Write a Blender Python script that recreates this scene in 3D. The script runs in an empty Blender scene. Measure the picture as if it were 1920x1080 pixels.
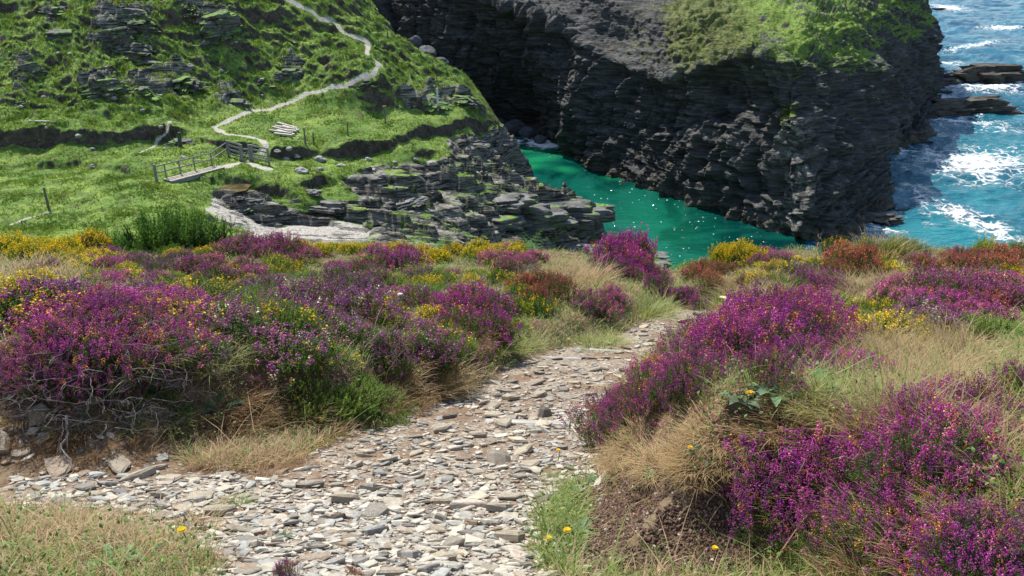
import bpy, math
import numpy as np
from mathutils import Vector, Matrix
rng = np.random.default_rng(11)
scene = bpy.context.scene
COL = scene.collection

# ------------------------------------------------------------------ camera model
F_PX, PITCH = 1536.0, math.radians(24.0)
CP, SP = math.cos(PITCH), math.sin(PITCH)
SEA = -26.0

def px_at(px, py):
    """pixel of the 1920x1080 photograph -> (a = X/Y, t = drop/Y)"""
    px = np.asarray(px, float); py = np.asarray(py, float)
    u = (px - 960) / F_PX; v = (540 - py) / F_PX
    dy = CP + v * SP; dz = -SP + v * CP
    return u / dy, -dz / dy

def at_Y(px, py, Y):
    a, t = px_at(px, py)
    return np.stack([a * Y, np.asarray(Y, float) + 0 * a, -t * Y], -1)

def at_z(px, py, z):
    a, t = px_at(px, py)
    Y = -z / t
    return np.stack([a * Y, Y, z + 0 * a], -1)

def project(P):
    P = np.asarray(P, float)
    x, y, z = P[..., 0], P[..., 1], P[..., 2]
    d = y * CP - z * SP
    v = y * SP + z * CP
    return 960 + F_PX * x / d, 540 - F_PX * v / d

# ------------------------------------------------------------------ noise
_perm = {}
def _tab(seed):
    if seed not in _perm:
        r = np.random.default_rng(1000 + seed)
        p = r.permutation(256); g = r.normal(size=(256, 3)); g /= np.linalg.norm(g, axis=1)[:, None]
        _perm[seed] = (np.concatenate([p, p, p]), g.astype(np.float32))
    return _perm[seed]

def noise(x, y, z=0.0, seed=0):
    P, G = _tab(seed)
    x, y, z = np.broadcast_arrays(np.asarray(x, np.float32), np.asarray(y, np.float32), np.asarray(z, np.float32))
    xi = np.floor(x).astype(np.int32); yi = np.floor(y).astype(np.int32); zi = np.floor(z).astype(np.int32)
    xf = x - xi; yf = y - yi; zf = z - zi
    xi &= 255; yi &= 255; zi &= 255
    u = xf * xf * xf * (xf * (xf * 6 - 15) + 10); v = yf * yf * yf * (yf * (yf * 6 - 15) + 10); w = zf * zf * zf * (zf * (zf * 6 - 15) + 10)
    def gr(i, j, k):
        h = P[P[P[xi + i] + yi + j] + zi + k]
        g = G[h]
        return g[..., 0] * (xf - i) + g[..., 1] * (yf - j) + g[..., 2] * (zf - k)
    a = gr(0, 0, 0); b = gr(1, 0, 0); c = gr(0, 1, 0); d = gr(1, 1, 0)
    e = gr(0, 0, 1); f = gr(1, 0, 1); g = gr(0, 1, 1); h = gr(1, 1, 1)
    l0 = a + u * (b - a); l1 = c + u * (d - c); l2 = e + u * (f - e); l3 = g + u * (h - g)
    m0 = l0 + v * (l1 - l0); m1 = l2 + v * (l3 - l2)
    return (m0 + w * (m1 - m0)) * 1.5

def fbm(x, y, z=0.0, seed=0, o=4, gain=0.5):
    r = 0; am = 1.0; tot = 0
    for k in range(o):
        s = 2.03 ** k
        r = r + am * noise(x * s, y * s, np.asarray(z) * s, seed + k); tot += am; am *= gain
    return r / tot * 1.4

def sstep(a, b, x):
    t = np.clip((x - a) / (b - a), 0, 1)
    return t * t * (3 - 2 * t)

def in_poly(px, py, poly):
    poly = np.asarray(poly, float); r = np.zeros(np.shape(px), bool)
    n = len(poly)
    for i in range(n):
        x0, y0 = poly[i]; x1, y1 = poly[(i + 1) % n]
        c = ((y0 > py) != (y1 > py))
        with np.errstate(divide='ignore', invalid='ignore'):
            xx = (x1 - x0) * (py - y0) / (y1 - y0 + 1e-12) + x0
        r ^= c & (px < xx)
    return r

def seg_dist(X, Y, pts, signed=False, closed=False):
    """distance from points to a polyline; signed: positive on its left"""
    pts = np.asarray(pts, float)
    best = np.full(np.shape(X), 1e9); sg = np.ones(np.shape(X)); along = np.zeros(np.shape(X))
    n = len(pts)
    for i in range(n if closed else n - 1):
        p = pts[i]; q = pts[(i + 1) % n]; d = q - p; L2 = d @ d + 1e-12
        t0 = ((X - p[0]) * d[0] + (Y - p[1]) * d[1]) / L2
        t = np.clip(t0, 0, 1)
        dx = X - p[0] - t * d[0]; dy = Y - p[1] - t * d[1]
        ds = np.hypot(dx, dy)
        cr = d[0] * (Y - p[1]) - d[1] * (X - p[0])
        m = ds < best
        best = np.where(m, ds, best); sg = np.where(m, np.where(cr >= 0, 1, -1), sg)
    return best * sg if signed else best

# ------------------------------------------------------------------ mesh building
def cells(x, y, seed=0):
    """jittered-grid cells: (random value of the nearest cell, distance to the border)"""
    r = np.random.default_rng(3000 + seed); T = r.random((64, 64, 3))
    xi = np.floor(x).astype(int); yi = np.floor(y).astype(int)
    f1 = np.full(x.shape, 9.); f2 = np.full(x.shape, 9.); v = np.zeros(x.shape)
    for i in (-1, 0, 1):
        for j in (-1, 0, 1):
            t = T[(xi + i) & 63, (yi + j) & 63]; d = np.hypot(xi + i + t[..., 0] - x, yi + j + t[..., 1] - y)
            near = d < f1; f2 = np.where(near, f1, np.minimum(f2, d)); v = np.where(near, t[..., 2], v); f1 = np.where(near, d, f1)
    return v, f2 - f1

class MB:
    def __init__(s): s.V = []; s.F3 = []; s.F4 = []; s.C = []; s.n = 0
    def add(s, V, F, col=(1, 1, 1)):
        V = np.asarray(V, np.float32); F = np.asarray(F, np.int64)
        c = np.broadcast_to(np.asarray(col, np.float32), (len(V), 3))
        s.V.append(V); s.C.append(c)
        (s.F3 if F.shape[1] == 3 else s.F4).append(F + s.n); s.n += len(V)
    def inst(s, TV, TF, R, loc, col, tc=None):
        """n copies of a template: R (n,3,3), loc (n,3), col (n,3); tc (k,3) multiplies"""
        n = len(loc); k = len(TV)
        if n == 0: return
        V = np.einsum('nij,kj->nki', R, TV) + loc[:, None, :]
        F = (np.asarray(TF)[None] + (np.arange(n) * k)[:, None, None]).reshape(-1, np.asarray(TF).shape[1])
        c = np.broadcast_to(np.asarray(col)[:, None, :], (n, k, 3))
        if tc is not None: c = c * tc[None]
        s.add(V.reshape(-1, 3), F, c.reshape(-1, 3))
    def build(s, name, mat, parent=None, smooth=False, attrs=None):
        V = np.concatenate(s.V).astype(np.float32)
        C = np.concatenate(s.C)
        return mesh_obj(name, V, np.concatenate(s.F3) if s.F3 else None, np.concatenate(s.F4) if s.F4 else None, mat, parent, smooth, C, attrs)

def mesh_obj(name, V, F3, F4, mat, parent=None, smooth=False, C=None, attrs=None):
    me = bpy.data.meshes.new(name)
    n3 = 0 if F3 is None else len(F3); n4 = 0 if F4 is None else len(F4)
    me.vertices.add(len(V)); me.vertices.foreach_set('co', np.ascontiguousarray(V, np.float32).ravel())
    lo = []; 
    if n3: lo.append(np.asarray(F3, np.int32).ravel())
    if n4: lo.append(np.asarray(F4, np.int32).ravel())
    lo = np.concatenate(lo)
    me.loops.add(len(lo)); me.loops.foreach_set('vertex_index', lo)
    me.polygons.add(n3 + n4)
    st = np.concatenate([np.arange(n3) * 3, n3 * 3 + np.arange(n4) * 4]).astype(np.int32)
    me.polygons.foreach_set('loop_start', st)
    if smooth: me.polygons.foreach_set('use_smooth', np.ones(n3 + n4, bool))
    else: me.polygons.foreach_set('use_smooth', np.zeros(n3 + n4, bool))
    me.update(calc_edges=True)
    if C is not None:
        at = me.attributes.new('Col', 'FLOAT_COLOR', 'POINT')
        at.data.foreach_set('color', np.concatenate([C, np.ones((len(C), 1))], 1).astype(np.float32).ravel())
    for k, v in (attrs or {}).items():
        at = me.attributes.new(k, 'FLOAT', 'POINT'); at.data.foreach_set('value', np.asarray(v, np.float32).ravel())
    if mat is not None: me.materials.append(mat)
    o = bpy.data.objects.new(name, me); COL.objects.link(o)
    if parent is not None: o.parent = parent
    return o

def grid_faces(nu, nv):
    i = np.arange(nu * nv).reshape(nu, nv)
    return np.stack([i[:-1, :-1], i[1:, :-1], i[1:, 1:], i[:-1, 1:]], -1).reshape(-1, 4)

def tag(o, label, cat, group=None):
    o['label'] = label; o['category'] = cat
    if group: o['group'] = group
    return o
def kind(o, k): o['kind'] = k; return o
def empty(name, loc=(0, 0, 0), rz=0):
    o = bpy.data.objects.new(name, None); COL.objects.link(o); o.location = loc; o.rotation_euler = (0, 0, rz); o.empty_display_size = .1
    return o
def copy_tree(o, parent=None):
    c = o.copy(); COL.objects.link(c)
    if parent is not None: c.parent = parent
    for ch in list(o.children): copy_tree(ch, c)
    return c

def euler_R(rx, ry, rz):
    """arrays of angles -> (n,3,3) with Rz*Ry*Rx"""
    rx, ry, rz = np.broadcast_arrays(*[np.atleast_1d(np.asarray(q, float)) for q in (rx, ry, rz)])
    cx, sx, cy, sy, cz, sz = np.cos(rx), np.sin(rx), np.cos(ry), np.sin(ry), np.cos(rz), np.sin(rz)
    R = np.empty((len(rx), 3, 3))
    R[:, 0, 0] = cz * cy; R[:, 0, 1] = cz * sy * sx - sz * cx; R[:, 0, 2] = cz * sy * cx + sz * sx
    R[:, 1, 0] = sz * cy; R[:, 1, 1] = sz * sy * sx + cz * cx; R[:, 1, 2] = sz * sy * cx - cz * sx
    R[:, 2, 0] = -sy; R[:, 2, 1] = cy * sx; R[:, 2, 2] = cy * cx
    return R

def tube(pts, rad, sides=5, closed_end=True):
    pts = np.asarray(pts, float); n = len(pts); rad = np.broadcast_to(rad, (n,))
    T = np.gradient(pts, axis=0); T /= np.linalg.norm(T, axis=1)[:, None] + 1e-9
    up = np.array([0, 0, 1.0]) if abs(T[0, 2]) < .9 else np.array([1.0, 0, 0])
    V = []
    for i in range(n):
        s = np.cross(T[i], up); s /= np.linalg.norm(s) + 1e-9; b = np.cross(s, T[i])
        an = np.arange(sides) / sides * 2 * np.pi
        V.append(pts[i] + rad[i] * (np.cos(an)[:, None] * s + np.sin(an)[:, None] * b))
    V = np.concatenate(V); F = []
    for i in range(n - 1):
        for k in range(sides):
            F.append((i * sides + k, i * sides + (k + 1) % sides, (i + 1) * sides + (k + 1) % sides, (i + 1) * sides + k))
    return V, np.array(F)

def box_vf(cx, cy, cz, sx, sy, sz, R=None, bev=0.0):
    h = np.array([sx, sy, sz]) / 2
    if bev <= 0:
        V = np.array([(x, y, z) for z in (-1, 1) for y in (-1, 1) for x in (-1, 1)]) * h
        F = np.array([(0, 2, 3, 1), (4, 5, 7, 6), (0, 1, 5, 4), (2, 6, 7, 3), (0, 4, 6, 2), (1, 3, 7, 5)])
    else:
        # chamfered long edges (octagon section along x)
        b = bev; ys, zs = h[1], h[2]
        sec = np.array([(-ys + b, -zs), (ys - b, -zs), (ys, -zs + b), (ys, zs - b), (ys - b, zs), (-ys + b, zs), (-ys, zs - b), (-ys, -zs + b)])
        V = np.concatenate([np.c_[np.full(8, -h[0]), sec], np.c_[np.full(8, h[0]), sec], [[-h[0], 0, 0], [h[0], 0, 0]]])
        F = []
        for k in range(8): F.append((k, (k + 1) % 8, 8 + (k + 1) % 8, 8 + k))
        for k in range(0, 8): F.append((16, (k + 1) % 8, k, k)); F.append((17, 8 + k, 8 + (k + 1) % 8, 8 + (k + 1) % 8))
        F = np.array(F)
        F = np.array([f for f in F])
    if R is not None: V = V @ np.asarray(R).T
    return V + np.array([cx, cy, cz]), F
def beam_between(p, q, w, h):
    """rectangular bar from p to q: (V,F)"""
    p = np.asarray(p, float); q = np.asarray(q, float); d = q - p; L = np.linalg.norm(d); d = d / L
    up = np.array([0, 0, 1.0]) if abs(d[2]) < .95 else np.array([0, 1.0, 0])
    s = np.cross(up, d); s /= np.linalg.norm(s); u = np.cross(d, s)
    R = np.stack([d, s, u], 1)
    c = (p + q) / 2
    V, F = box_vf(0, 0, 0, L, w, h)
    return V @ R.T + c, F

# ------------------------------------------------------------------ materials
class NT:
    def __init__(s, name):
        s.m = bpy.data.materials.new(name); s.m.use_nodes = True; s.t = s.m.node_tree; s.t.nodes.clear()
        s.out = s.t.nodes.new('ShaderNodeOutputMaterial')
    def n(s, typ, props=None, **inp):
        nd = s.t.nodes.new('ShaderNode' + typ)
        for k, v in (props or {}).items(): setattr(nd, k, v)
        for k, v in inp.items():
            key = k.replace('_', ' ')
            sock = nd.inputs[int(k[1:])] if (k[0] == 'i' and k[1:].isdigit()) else nd.inputs[key]
            if isinstance(v, bpy.types.NodeSocket): s.t.links.new(v, sock)
            elif isinstance(v, (tuple, list)) and len(v) == 3 and sock.type == 'RGBA': sock.default_value = (*v, 1)
            else: sock.default_value = v
        return nd
    def tex(s, scale, detail=4, rough=.55, vec=None, dist=0):
        k = dict(Scale=scale, Detail=detail, Roughness=rough, Distortion=dist)
        if vec is not None: k['Vector'] = vec
        return s.n('TexNoise', **k).outputs[0]
    def vor(s, scale, vec=None, feature='F1', out='Distance', rand=1.0):
        k = dict(Scale=scale, Randomness=rand)
        if vec is not None: k['Vector'] = vec
        return s.n('TexVoronoi', dict(feature=feature), **k).outputs[out]
    def pos(s): return s.n('NewGeometry').outputs['Position']
    def obj(s): return s.n('TexCoord').outputs['Object']
    def nz(s): return s.n('SeparateXYZ', i0=s.n('NewGeometry').outputs['Normal']).outputs[2]
    def scl(s, vec, sc): return s.n('Mapping', Vector=vec, Scale=sc).outputs[0]
    def attr(s, name, out='Fac'): return s.n('Attribute', dict(attribute_name=name)).outputs[out]
    def ramp(s, fac, lo, hi, a=0.0, b=1.0):
        return s.n('MapRange', dict(interpolation_type='SMOOTHSTEP'), Value=fac, i1=lo, i2=hi, i3=a, i4=b).outputs[0]
    def math(s, op, a, b=0.0): return s.n('Math', dict(operation=op), i0=a, i1=b).outputs[0]
    def mix(s, fac, a, b, blend='MIX'):
        nd = s.t.nodes.new('ShaderNodeMix'); nd.data_type = 'RGBA'; nd.blend_type = blend
        for sock, v in ((nd.inputs[0], fac), (nd.inputs[6], a), (nd.inputs[7], b)):
            if isinstance(v, bpy.types.NodeSocket): s.t.links.new(v, sock)
            elif isinstance(v, (tuple, list)): sock.default_value = (*v, 1)
            else: sock.default_value = v
        return nd.outputs[2]
    def bump(s, h, strength, dist, normal=None):
        k = dict(Height=h, Strength=strength, Distance=dist)
        if normal is not None: k['Normal'] = normal
        return s.n('Bump', **k).outputs[0]
    def hsv(s, col, h=.5, sat=1., v=1.): return s.n('HueSaturation', Hue=h, Saturation=sat, Value=v, Color=col).outputs[0]
    def pbr(s, col, rough=.8, normal=None, spec=.3, **kw):
        k = dict(Base_Color=col, Roughness=rough, Specular_IOR_Level=spec, **kw)
        if normal is not None: k['Normal'] = normal
        return s.n('BsdfPrincipled', **k)
    def done(s, sh):
        s.t.links.new(sh.outputs[0], s.out.inputs[0]); return s.m

def leafy(name, trans=.35, rough=.6, hue_var=.02, val_var=.25, gloss=.0):
    q = NT(name)
    c = q.attr('Col', 'Color')
    r = q.n('ObjectInfo').outputs['Random']
    c = q.hsv(c, h=q.ramp(r, 0, 1, .5 - hue_var, .5 + hue_var), v=q.ramp(q.math('FRACT', q.math('MULTIPLY', r, 7.13)), 0, 1, 1 - val_var, 1 + val_var))
    d = q.pbr(c, rough, spec=.25)
    tr = q.n('BsdfTranslucent', Color=q.hsv(c, sat=1.1, v=1.25))
    mx = q.n('MixShader', Fac=trans)
    q.t.links.new(d.outputs[0], mx.inputs[1]); q.t.links.new(tr.outputs[0], mx.inputs[2])
    return q.done(mx)

def m_color(name, rough=.85, noise_scale=0, bump=0, dist=.01, var=.35):
    """vertex-coloured opaque surface with some procedural mottling"""
    q = NT(name); c = q.attr('Col', 'Color'); nrm = None
    if noise_scale:
        v = q.obj()
        f = q.tex(noise_scale, 5, .6, v)
        c = q.mix(1.0, c, q.mix(q.ramp(f, .3, .7), (1 - var,) * 3, (1 + var * .6,) * 3), 'MULTIPLY')
        if bump: nrm = q.bump(q.tex(noise_scale * 3, 4, .6, v), bump, dist)
    return q.done(q.pbr(c, rough, nrm))
# ================================================================== VALLEY SIDE (left) as a height field
def CPT(px, py, z=None, Y=None):
    return at_z(px, py, z) if Y is None else at_Y(px, py, Y)
ctrl = [CPT(*c[:2], z=c[2]) for c in [
    (0, 420, -16.5), (150, 415, -16.5), (250, 400, -16.2), (330, 380, -15.7), (0, 350, -16.2), (120, 335, -16.1), (220, 345, -15.9), (350, 350, -16.3),
    (20, 300, -16.3), (150, 300, -16.2), (260, 300, -16.0), (100, 268, -15.4), (0, 268, -15.4), (250, 262, -15.5), (380, 290, -15.9),
    (300, 330, -16.3), (420, 300, -16.2), (500, 300, -16.3), (400, 370, -17.0), (480, 352, -17.1), (440, 325, -16.3), (520, 325, -16.4),
    (0, 215, -14.0), (150, 215, -14.0), (300, 212, -14.2), (400, 238, -15.4), (450, 220, -15.0), (500, 268, -15.9), (560, 255, -15.9), (650, 240, -15.9), (720, 232, -16.0),
    (820, 206, -16.2), (870, 216, -16.6), (780, 232, -16.2), (700, 205, -15.6), (600, 215, -15.4), (560, 292, -16.6), (640, 290, -16.8), (720, 280, -17.0),
    (600, 310, -17.0), (800, 270, -17.2), (850, 255, -17.6), (700, 330, -17.9), (600, 370, -17.9), (540, 430, -18.3), (620, 435, -18.7), (700, 430, -19.0), (430, 400, -17.4), (480, 430, -18.0),
    (800, 330, -18.6), (900, 300, -19.8), (940, 280, -20.8), (960, 330, -22.2), (900, 380, -20.8), (1000, 350, -22.5), (1000, 400, -22.6), (1060, 365, -22.6), (1095, 378, -22.8),
    (850, 440, -21.0), (950, 440, -22.8), (1040, 440, -24.6), (800, 440, -20.2),
    (530, 195, -15.0), (620, 160, -13.5), (700, 135, -12.4)]]
ctrl += [CPT(*c[:2], Y=c[2]) for c in [
    (0, 100, 74.5), (250, 100, 75.5), (0, 0, 80), (250, 0, 80.5), (400, 100, 77.5), (400, 0, 82.5), (0, -120, 87), (300, -120, 88), (540, 0, 86), (600, 30, 86), (690, 80, 84.5),
    (650, 0, 90), (650, -60, 95), (760, 85, 88), (820, 120, 86.5), (870, 140, 85), (905, 190, 83), (935, 235, 81.5), (520, -120, 93), (800, 165, 82), (550, 110, 80)]]
ctrl += [np.array(c, float) for c in [   # behind the ridge, the hidden near slope, the sea bed
    (-18, 104, -18), (-10, 100, -24), (-2, 96, -27), (-26, 110, -14), (2, 90, -28), (5, 82, -29), (9, 76, -29), (9.5, 72, -28.5),
    (-60, 105, 3), (-45, 112, 4), (-70, 90, 0), (-62, 74, -9),
    (-14, 15, -6.6), (-7, 15, -6.6), (0, 15, -6.8), (8, 15, -6.7), (14, 15, -6.7), (-30, 22, -9.5), (-20, 22, -9.8), (-8, 22, -10), (0, 22, -10.4), (10, 22, -11), (20, 22, -10.5),
    (-34, 34, -15), (-22, 36, -15.6), (-12, 38, -16.6), (-4, 38, -17.3), (4, 40, -19.3), (14, 40, -21), (30, 40, -20),
    (-10, 44, -17.4), (-3, 48, -19), (4, 52, -22.6), (10, 56, -26.5), (20, 56, -28.5), (36, 52, -28.5), (8, 62, -28), (14, 66, -29), (24, 66, -30), (40, 66, -30), (-45, 44, -16.5), (-52, 56, -15.5)]]
ctrl = np.array(ctrl)

def tps_fit(P, Z, lam):
    n = len(P)
    d = np.hypot(P[:, None, 0] - P[None, :, 0], P[:, None, 1] - P[None, :, 1])
    K = np.where(d > 0, d * d * np.log(d + 1e-9), 0) + lam * np.eye(n)
    A = np.zeros((n + 3, n + 3)); A[:n, :n] = K; A[:n, n] = 1; A[:n, n + 1:] = P; A[n:, :n] = A[:n, n:].T
    return np.linalg.solve(A, np.r_[Z, 0, 0, 0])
_w = tps_fit(ctrl[:, :2], ctrl[:, 2], 1.5)
def tps(X, Y):
    sh = X.shape; X = X.ravel(); Y = Y.ravel(); out = np.empty(len(X))
    for i in range(0, len(X), 20000):
        x = X[i:i + 20000]; y = Y[i:i + 20000]
        d = np.hypot(x[:, None] - ctrl[None, :, 0], y[:, None] - ctrl[None, :, 1])
        out[i:i + 20000] = (d * d * np.log(d + 1e-9)) @ _w[:-3] + _w[-3] + _w[-2] * x + _w[-1] * y
    return out.reshape(sh)

def up2(A, nu, nv):
    """bilinear upsample of a (cu,cv) grid"""
    cu, cv = A.shape
    u = np.linspace(0, cu - 1, nu); v = np.linspace(0, cv - 1, nv)
    i = np.clip(u.astype(int), 0, cu - 2); j = np.clip(v.astype(int), 0, cv - 2); fu = (u - i)[:, None]; fv = (v - j)[None]
    return A[i][:, j] * (1 - fu) * (1 - fv) + A[i + 1][:, j] * fu * (1 - fv) + A[i][:, j + 1] * (1 - fu) * fv + A[i + 1][:, j + 1] * fu * fv

class Field:
    """height field on a fan grid: a = X/Y, Y geometric"""
    def __init__(s, a0, a1, na, Y0, Y1, nY):
        s.a = np.linspace(a0, a1, na); s.lY = np.linspace(math.log(Y0), math.log(Y1), nY)
        A, L = np.meshgrid(s.a, s.lY, indexing='ij'); s.Y = np.exp(L); s.X = A * s.Y; s.na, s.nY = na, nY
        ca, cy = max(8, na // 5), max(8, nY // 5)
        A2, L2 = np.meshgrid(np.linspace(a0, a1, ca), np.linspace(math.log(Y0), math.log(Y1), cy), indexing='ij')
        Y2 = np.exp(L2); s.z = up2(tps(A2 * Y2, Y2), na, nY)
    def at(s, X, Y):
        X = np.asarray(X, float); Y = np.asarray(Y, float)
        u = (X / Y - s.a[0]) / (s.a[-1] - s.a[0]) * (s.na - 1); v = (np.log(np.maximum(Y, .1)) - s.lY[0]) / (s.lY[-1] - s.lY[0]) * (s.nY - 1)
        u = np.clip(u, 0, s.na - 1.001); v = np.clip(v, 0, s.nY - 1.001); i = u.astype(int); j = v.astype(int); fu = u - i; fv = v - j
        z = s.z
        return z[i, j] * (1 - fu) * (1 - fv) + z[i + 1, j] * fu * (1 - fv) + z[i, j + 1] * (1 - fu) * fv + z[i + 1, j + 1] * fu * fv
    def hit(s, px, py, ymin=0):
        """where the sight line through a pixel meets the field"""
        px = np.atleast_1d(np.asarray(px, float)); py = np.atleast_1d(np.asarray(py, float)); out = []
        Ys = np.exp(s.lY); Yf = np.linspace(max(Ys[0], ymin), Ys[-1], 2500)
        for x, y in zip(px, py):
            a, t = px_at(x, y); z = s.at(a * Yf, Yf); k = np.argmax(z + t * Yf > 0)
            if not (z[k] + t * Yf[k] > 0): k = len(Yf) - 1
            out.append((a * Yf[k], Yf[k], z[k]))
        return np.array(out)

H = Field(-.80, .17, 860, 33, 112, 860)
# sharp earth banks: (pixel polyline along the foot, height, run)
banks = [([(-20, 262), (60, 261), (150, 263), (240, 258), (312, 249)], 1.75, .45),
         ([(-20, 312), (60, 309), (140, 306), (240, 322)], .75, .5),
         ([(380, 264), (430, 276), (490, 284)], 1.0, .4),
         ([(510, 290), (580, 290), (650, 284), (715, 277), (765, 262), (850, 243), (900, 236)], 1.25, .45),
         ([(405, 338), (470, 350), (530, 366), (575, 388), (640, 392)], .65, .7),
         ([(715, 200), (790, 205), (880, 200)], 1.1, .7),
         ([(590, 345), (680, 330), (760, 300), (800, 285)], .7, .5)]
dz = np.zeros_like(H.z)
for pl, h, w in banks:
    P = H.hit([q[0] for q in pl], [q[1] for q in pl])[:, :2]
    wob = .35 * noise(H.X * .8, H.Y * .8, 3.1, 5) + .15 * noise(H.X * 2.5, H.Y * 2.5, 1.1, 6)
    sd = seg_dist(H.X, H.Y, P, True) + wob; ab = np.abs(sd)
    # fade beyond the ends
    e = np.minimum(np.hypot(H.X - P[0, 0], H.Y - P[0, 1]) if pl[0][0] > 0 else 99, np.hypot(H.X - P[-1, 0], H.Y - P[-1, 1]))
    d0 = P[1] - P[0]; d1 = P[-1] - P[-2]
    past = np.maximum(-((H.X - P[0, 0]) * d0[0] + (H.Y - P[0, 1]) * d0[1]) / np.hypot(*d0), ((H.X - P[-1, 0]) * d1[0] + (H.Y - P[-1, 1]) * d1[1]) / np.hypot(*d1))
    dz += .98 * h * np.clip(.75 + .9 * noise(H.X * .35, H.Y * .35, h, 8), .25, 1.3) * (sstep(-.1, w, sd) - sstep(-4.5, 4.5, sd)) * (1 - sstep(0, 2.5, past))
PXg, PYg = project(np.stack([H.X, H.Y, H.z], -1))
def soft_mask(polys, r=1.0):
    m = np.zeros(PXg.shape)
    for p in polys:
        m = np.maximum(m, in_poly(PXg + 14 * noise(H.X * .5, H.Y * .5, .3, 21), PYg + 8 * noise(H.X * .5, H.Y * .5, .7, 22), p))
    k = max(1, int(r * 3)); ker = np.ones(2 * k + 1) / (2 * k + 1)
    for _ in range(2):
        m = np.apply_along_axis(np.convolve, 0, m, ker, 'same'); m = np.apply_along_axis(np.convolve, 1, m, ker, 'same')
    return m
rockm = soft_mask([[(400, 352), (470, 352), (560, 392), (690, 378), (640, 345), (690, 318), (770, 296), (840, 292), (880, 275), (920, 258), (950, 240), (985, 255), (1010, 330), (1140, 370), (1140, 480), (900, 480), (500, 450), (385, 410)]], 2)
cragm = soft_mask([[(190, 0), (300, 0), (290, 50), (250, 110), (190, 100), (145, 70)], [(370, 10), (450, 15), (450, 85), (380, 75)], [(140, 135), (215, 130), (215, 190), (150, 185)], [(230, 145), (350, 120), (380, 160), (320, 195), (240, 190)],
                  [(20, 90), (70, 110), (50, 200), (20, 190)], [(520, 110), (580, 110), (580, 165), (530, 160)], [(395, 160), (470, 170), (460, 205), (400, 205)], [(745, 160), (890, 165), (895, 205), (740, 205)],
                  [(70, 0), (130, 10), (120, 60), (70, 40)], [(330, 0), (370, 0), (370, 50), (335, 40)]], 3)
gravm = soft_mask([[(480, 430), (540, 412), (640, 412), (690, 425), (700, 455), (450, 460)], [(395, 362), (425, 380), (500, 425), (470, 440), (385, 395)]], 2)
# promontory: bedded slate -> irregular steps
n1 = fbm(H.X * .09, H.Y * .22, 0, 31, 4); n2 = fbm(H.X * .9, H.Y * .9, 0, 35, 4); n3 = fbm(H.X * .20, H.Y * .9, 0, 39, 3)
def terrace(z, step, sharp):
    q = z / step; f = np.floor(q); r = q - f
    return (f + sstep(.5 - sharp, .5 + sharp, r)) * step
wx = H.X + .8 * n1 + .10 * n2; wy = H.Y + 1.0 * n3 + .10 * fbm(H.X * .5, H.Y * .8, 4, 45, 3)
c1, e1 = cells(wx * .16, wy * .6, 1); c2, e2 = cells(wx * .38, wy * 1.9, 2); c3, e3 = cells(wx * .9, wy * 4.2, 3)
zr = H.z + 1.0 * n1 + .7 * n3 + .10 * H.X + .65 * (c1 - .5) + .18 * (c2 - .5)
zq = zr + .22 * np.sin(zr * 2.9 + 3 * n3)
zt = terrace(zq, .62, .15) + .45 * (terrace(zq + .10 * n2, .17, .2) - zq) - .10 * H.X + (1 - gravm) * (.16 * (c2 - .5) + .07 * (c3 - .5) - .06 * (1 - sstep(.0, .10, e2))) + .05 * fbm(H.X * 1.6, H.Y * 3.2, 0, 43, 3)
H.z = H.z + dz
rk_ = rockm * (.92 - .6 * gravm)
H.z = H.z * (1 - rk_) + (zt + dz * .6) * rk_
# grass: terracettes and tussocky lumps
steep = sstep(-15.5, -13, H.z) * (1 - rockm)
lump = fbm(H.X * .55, H.Y * .55, 0, 51, 4)
tr = 1 - np.abs(fbm(H.X * .22 + .1 * H.Y, H.Y * .55, 0, 55, 4)) * 2.2
H.z += (1 - rockm) * (.11 + .46 * steep) * lump + steep * .74 * (tr - .5) + (1 - rockm) * .08 * fbm(H.X * 2.2, H.Y * 2.2, 0, 59, 3)
# crags on the hillside
cr = fbm(H.X * .45, H.Y * .45, 0, 63, 4)
zc = H.z + 1.6 * cr + .55
zc = .5 * zc + .5 * terrace(zc, 1.1, .12) + .25 * fbm(H.X * 1.8, H.Y * 1.8, 0, 67, 3)
H.z = H.z * (1 - cragm) + zc * cragm
H.z += gravm * .05 * fbm(H.X * 3, H.Y * 3, 0, 70, 2)
edge_m = sstep(-7.0, -4.5, H.X) * sstep(66, 73, H.Y) * sstep(232, 262, PYg)
ez = H.z + 1.0 * fbm(H.X * .4, H.Y * .5, 0, 92, 3) + .6 * (cells(wx * .4, wy * .9, 9)[0] - .5)
H.z = H.z * (1 - edge_m) + edge_m * (.4 * ez + .6 * terrace(ez, .7, .15) + .05 * n2)
rockm = np.maximum(rockm, edge_m)
rock_attr = np.clip(np.maximum(rockm, cragm * .75), 0, 1)

def rmesh():
    V = np.stack([H.X, H.Y, H.z], -1).reshape(-1, 3)
    return V

q = NT('hillside_turf_soil_and_slate')
P = q.pos(); nz = q.nz()
rk = q.attr('rock'); gv = q.attr('gravel')
nA = q.tex(.28, 5, .6, P); nB = q.tex(1.7, 5, .65, P); nC = q.tex(7, 4, .6, P)
grass = q.mix(q.ramp(nA, .38, .62), (.105, .195, .032), (.215, .305, .056))
grass = q.mix(q.ramp(nB, .42, .68), grass, (.085, .125, .034))
grass = q.mix(q.math('MULTIPLY', q.ramp(nC, .55, .75), .6), grass, (.20, .20, .07))
grass = q.mix(q.math('MULTIPLY', q.ramp(q.tex(.9, 4, .6, P), .60, .72), .75), grass, (.16, .115, .065))
soil = q.mix(q.ramp(nB, .35, .65), (.042, .034, .026), (.100, .079, .058))
soil = q.mix(q.ramp(q.vor(3.2, P), .16, .06), soil, (.30, .28, .25))
strata = q.tex(1.0, 6, .7, q.scl(P, (.6, .6, 7.0)))
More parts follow.
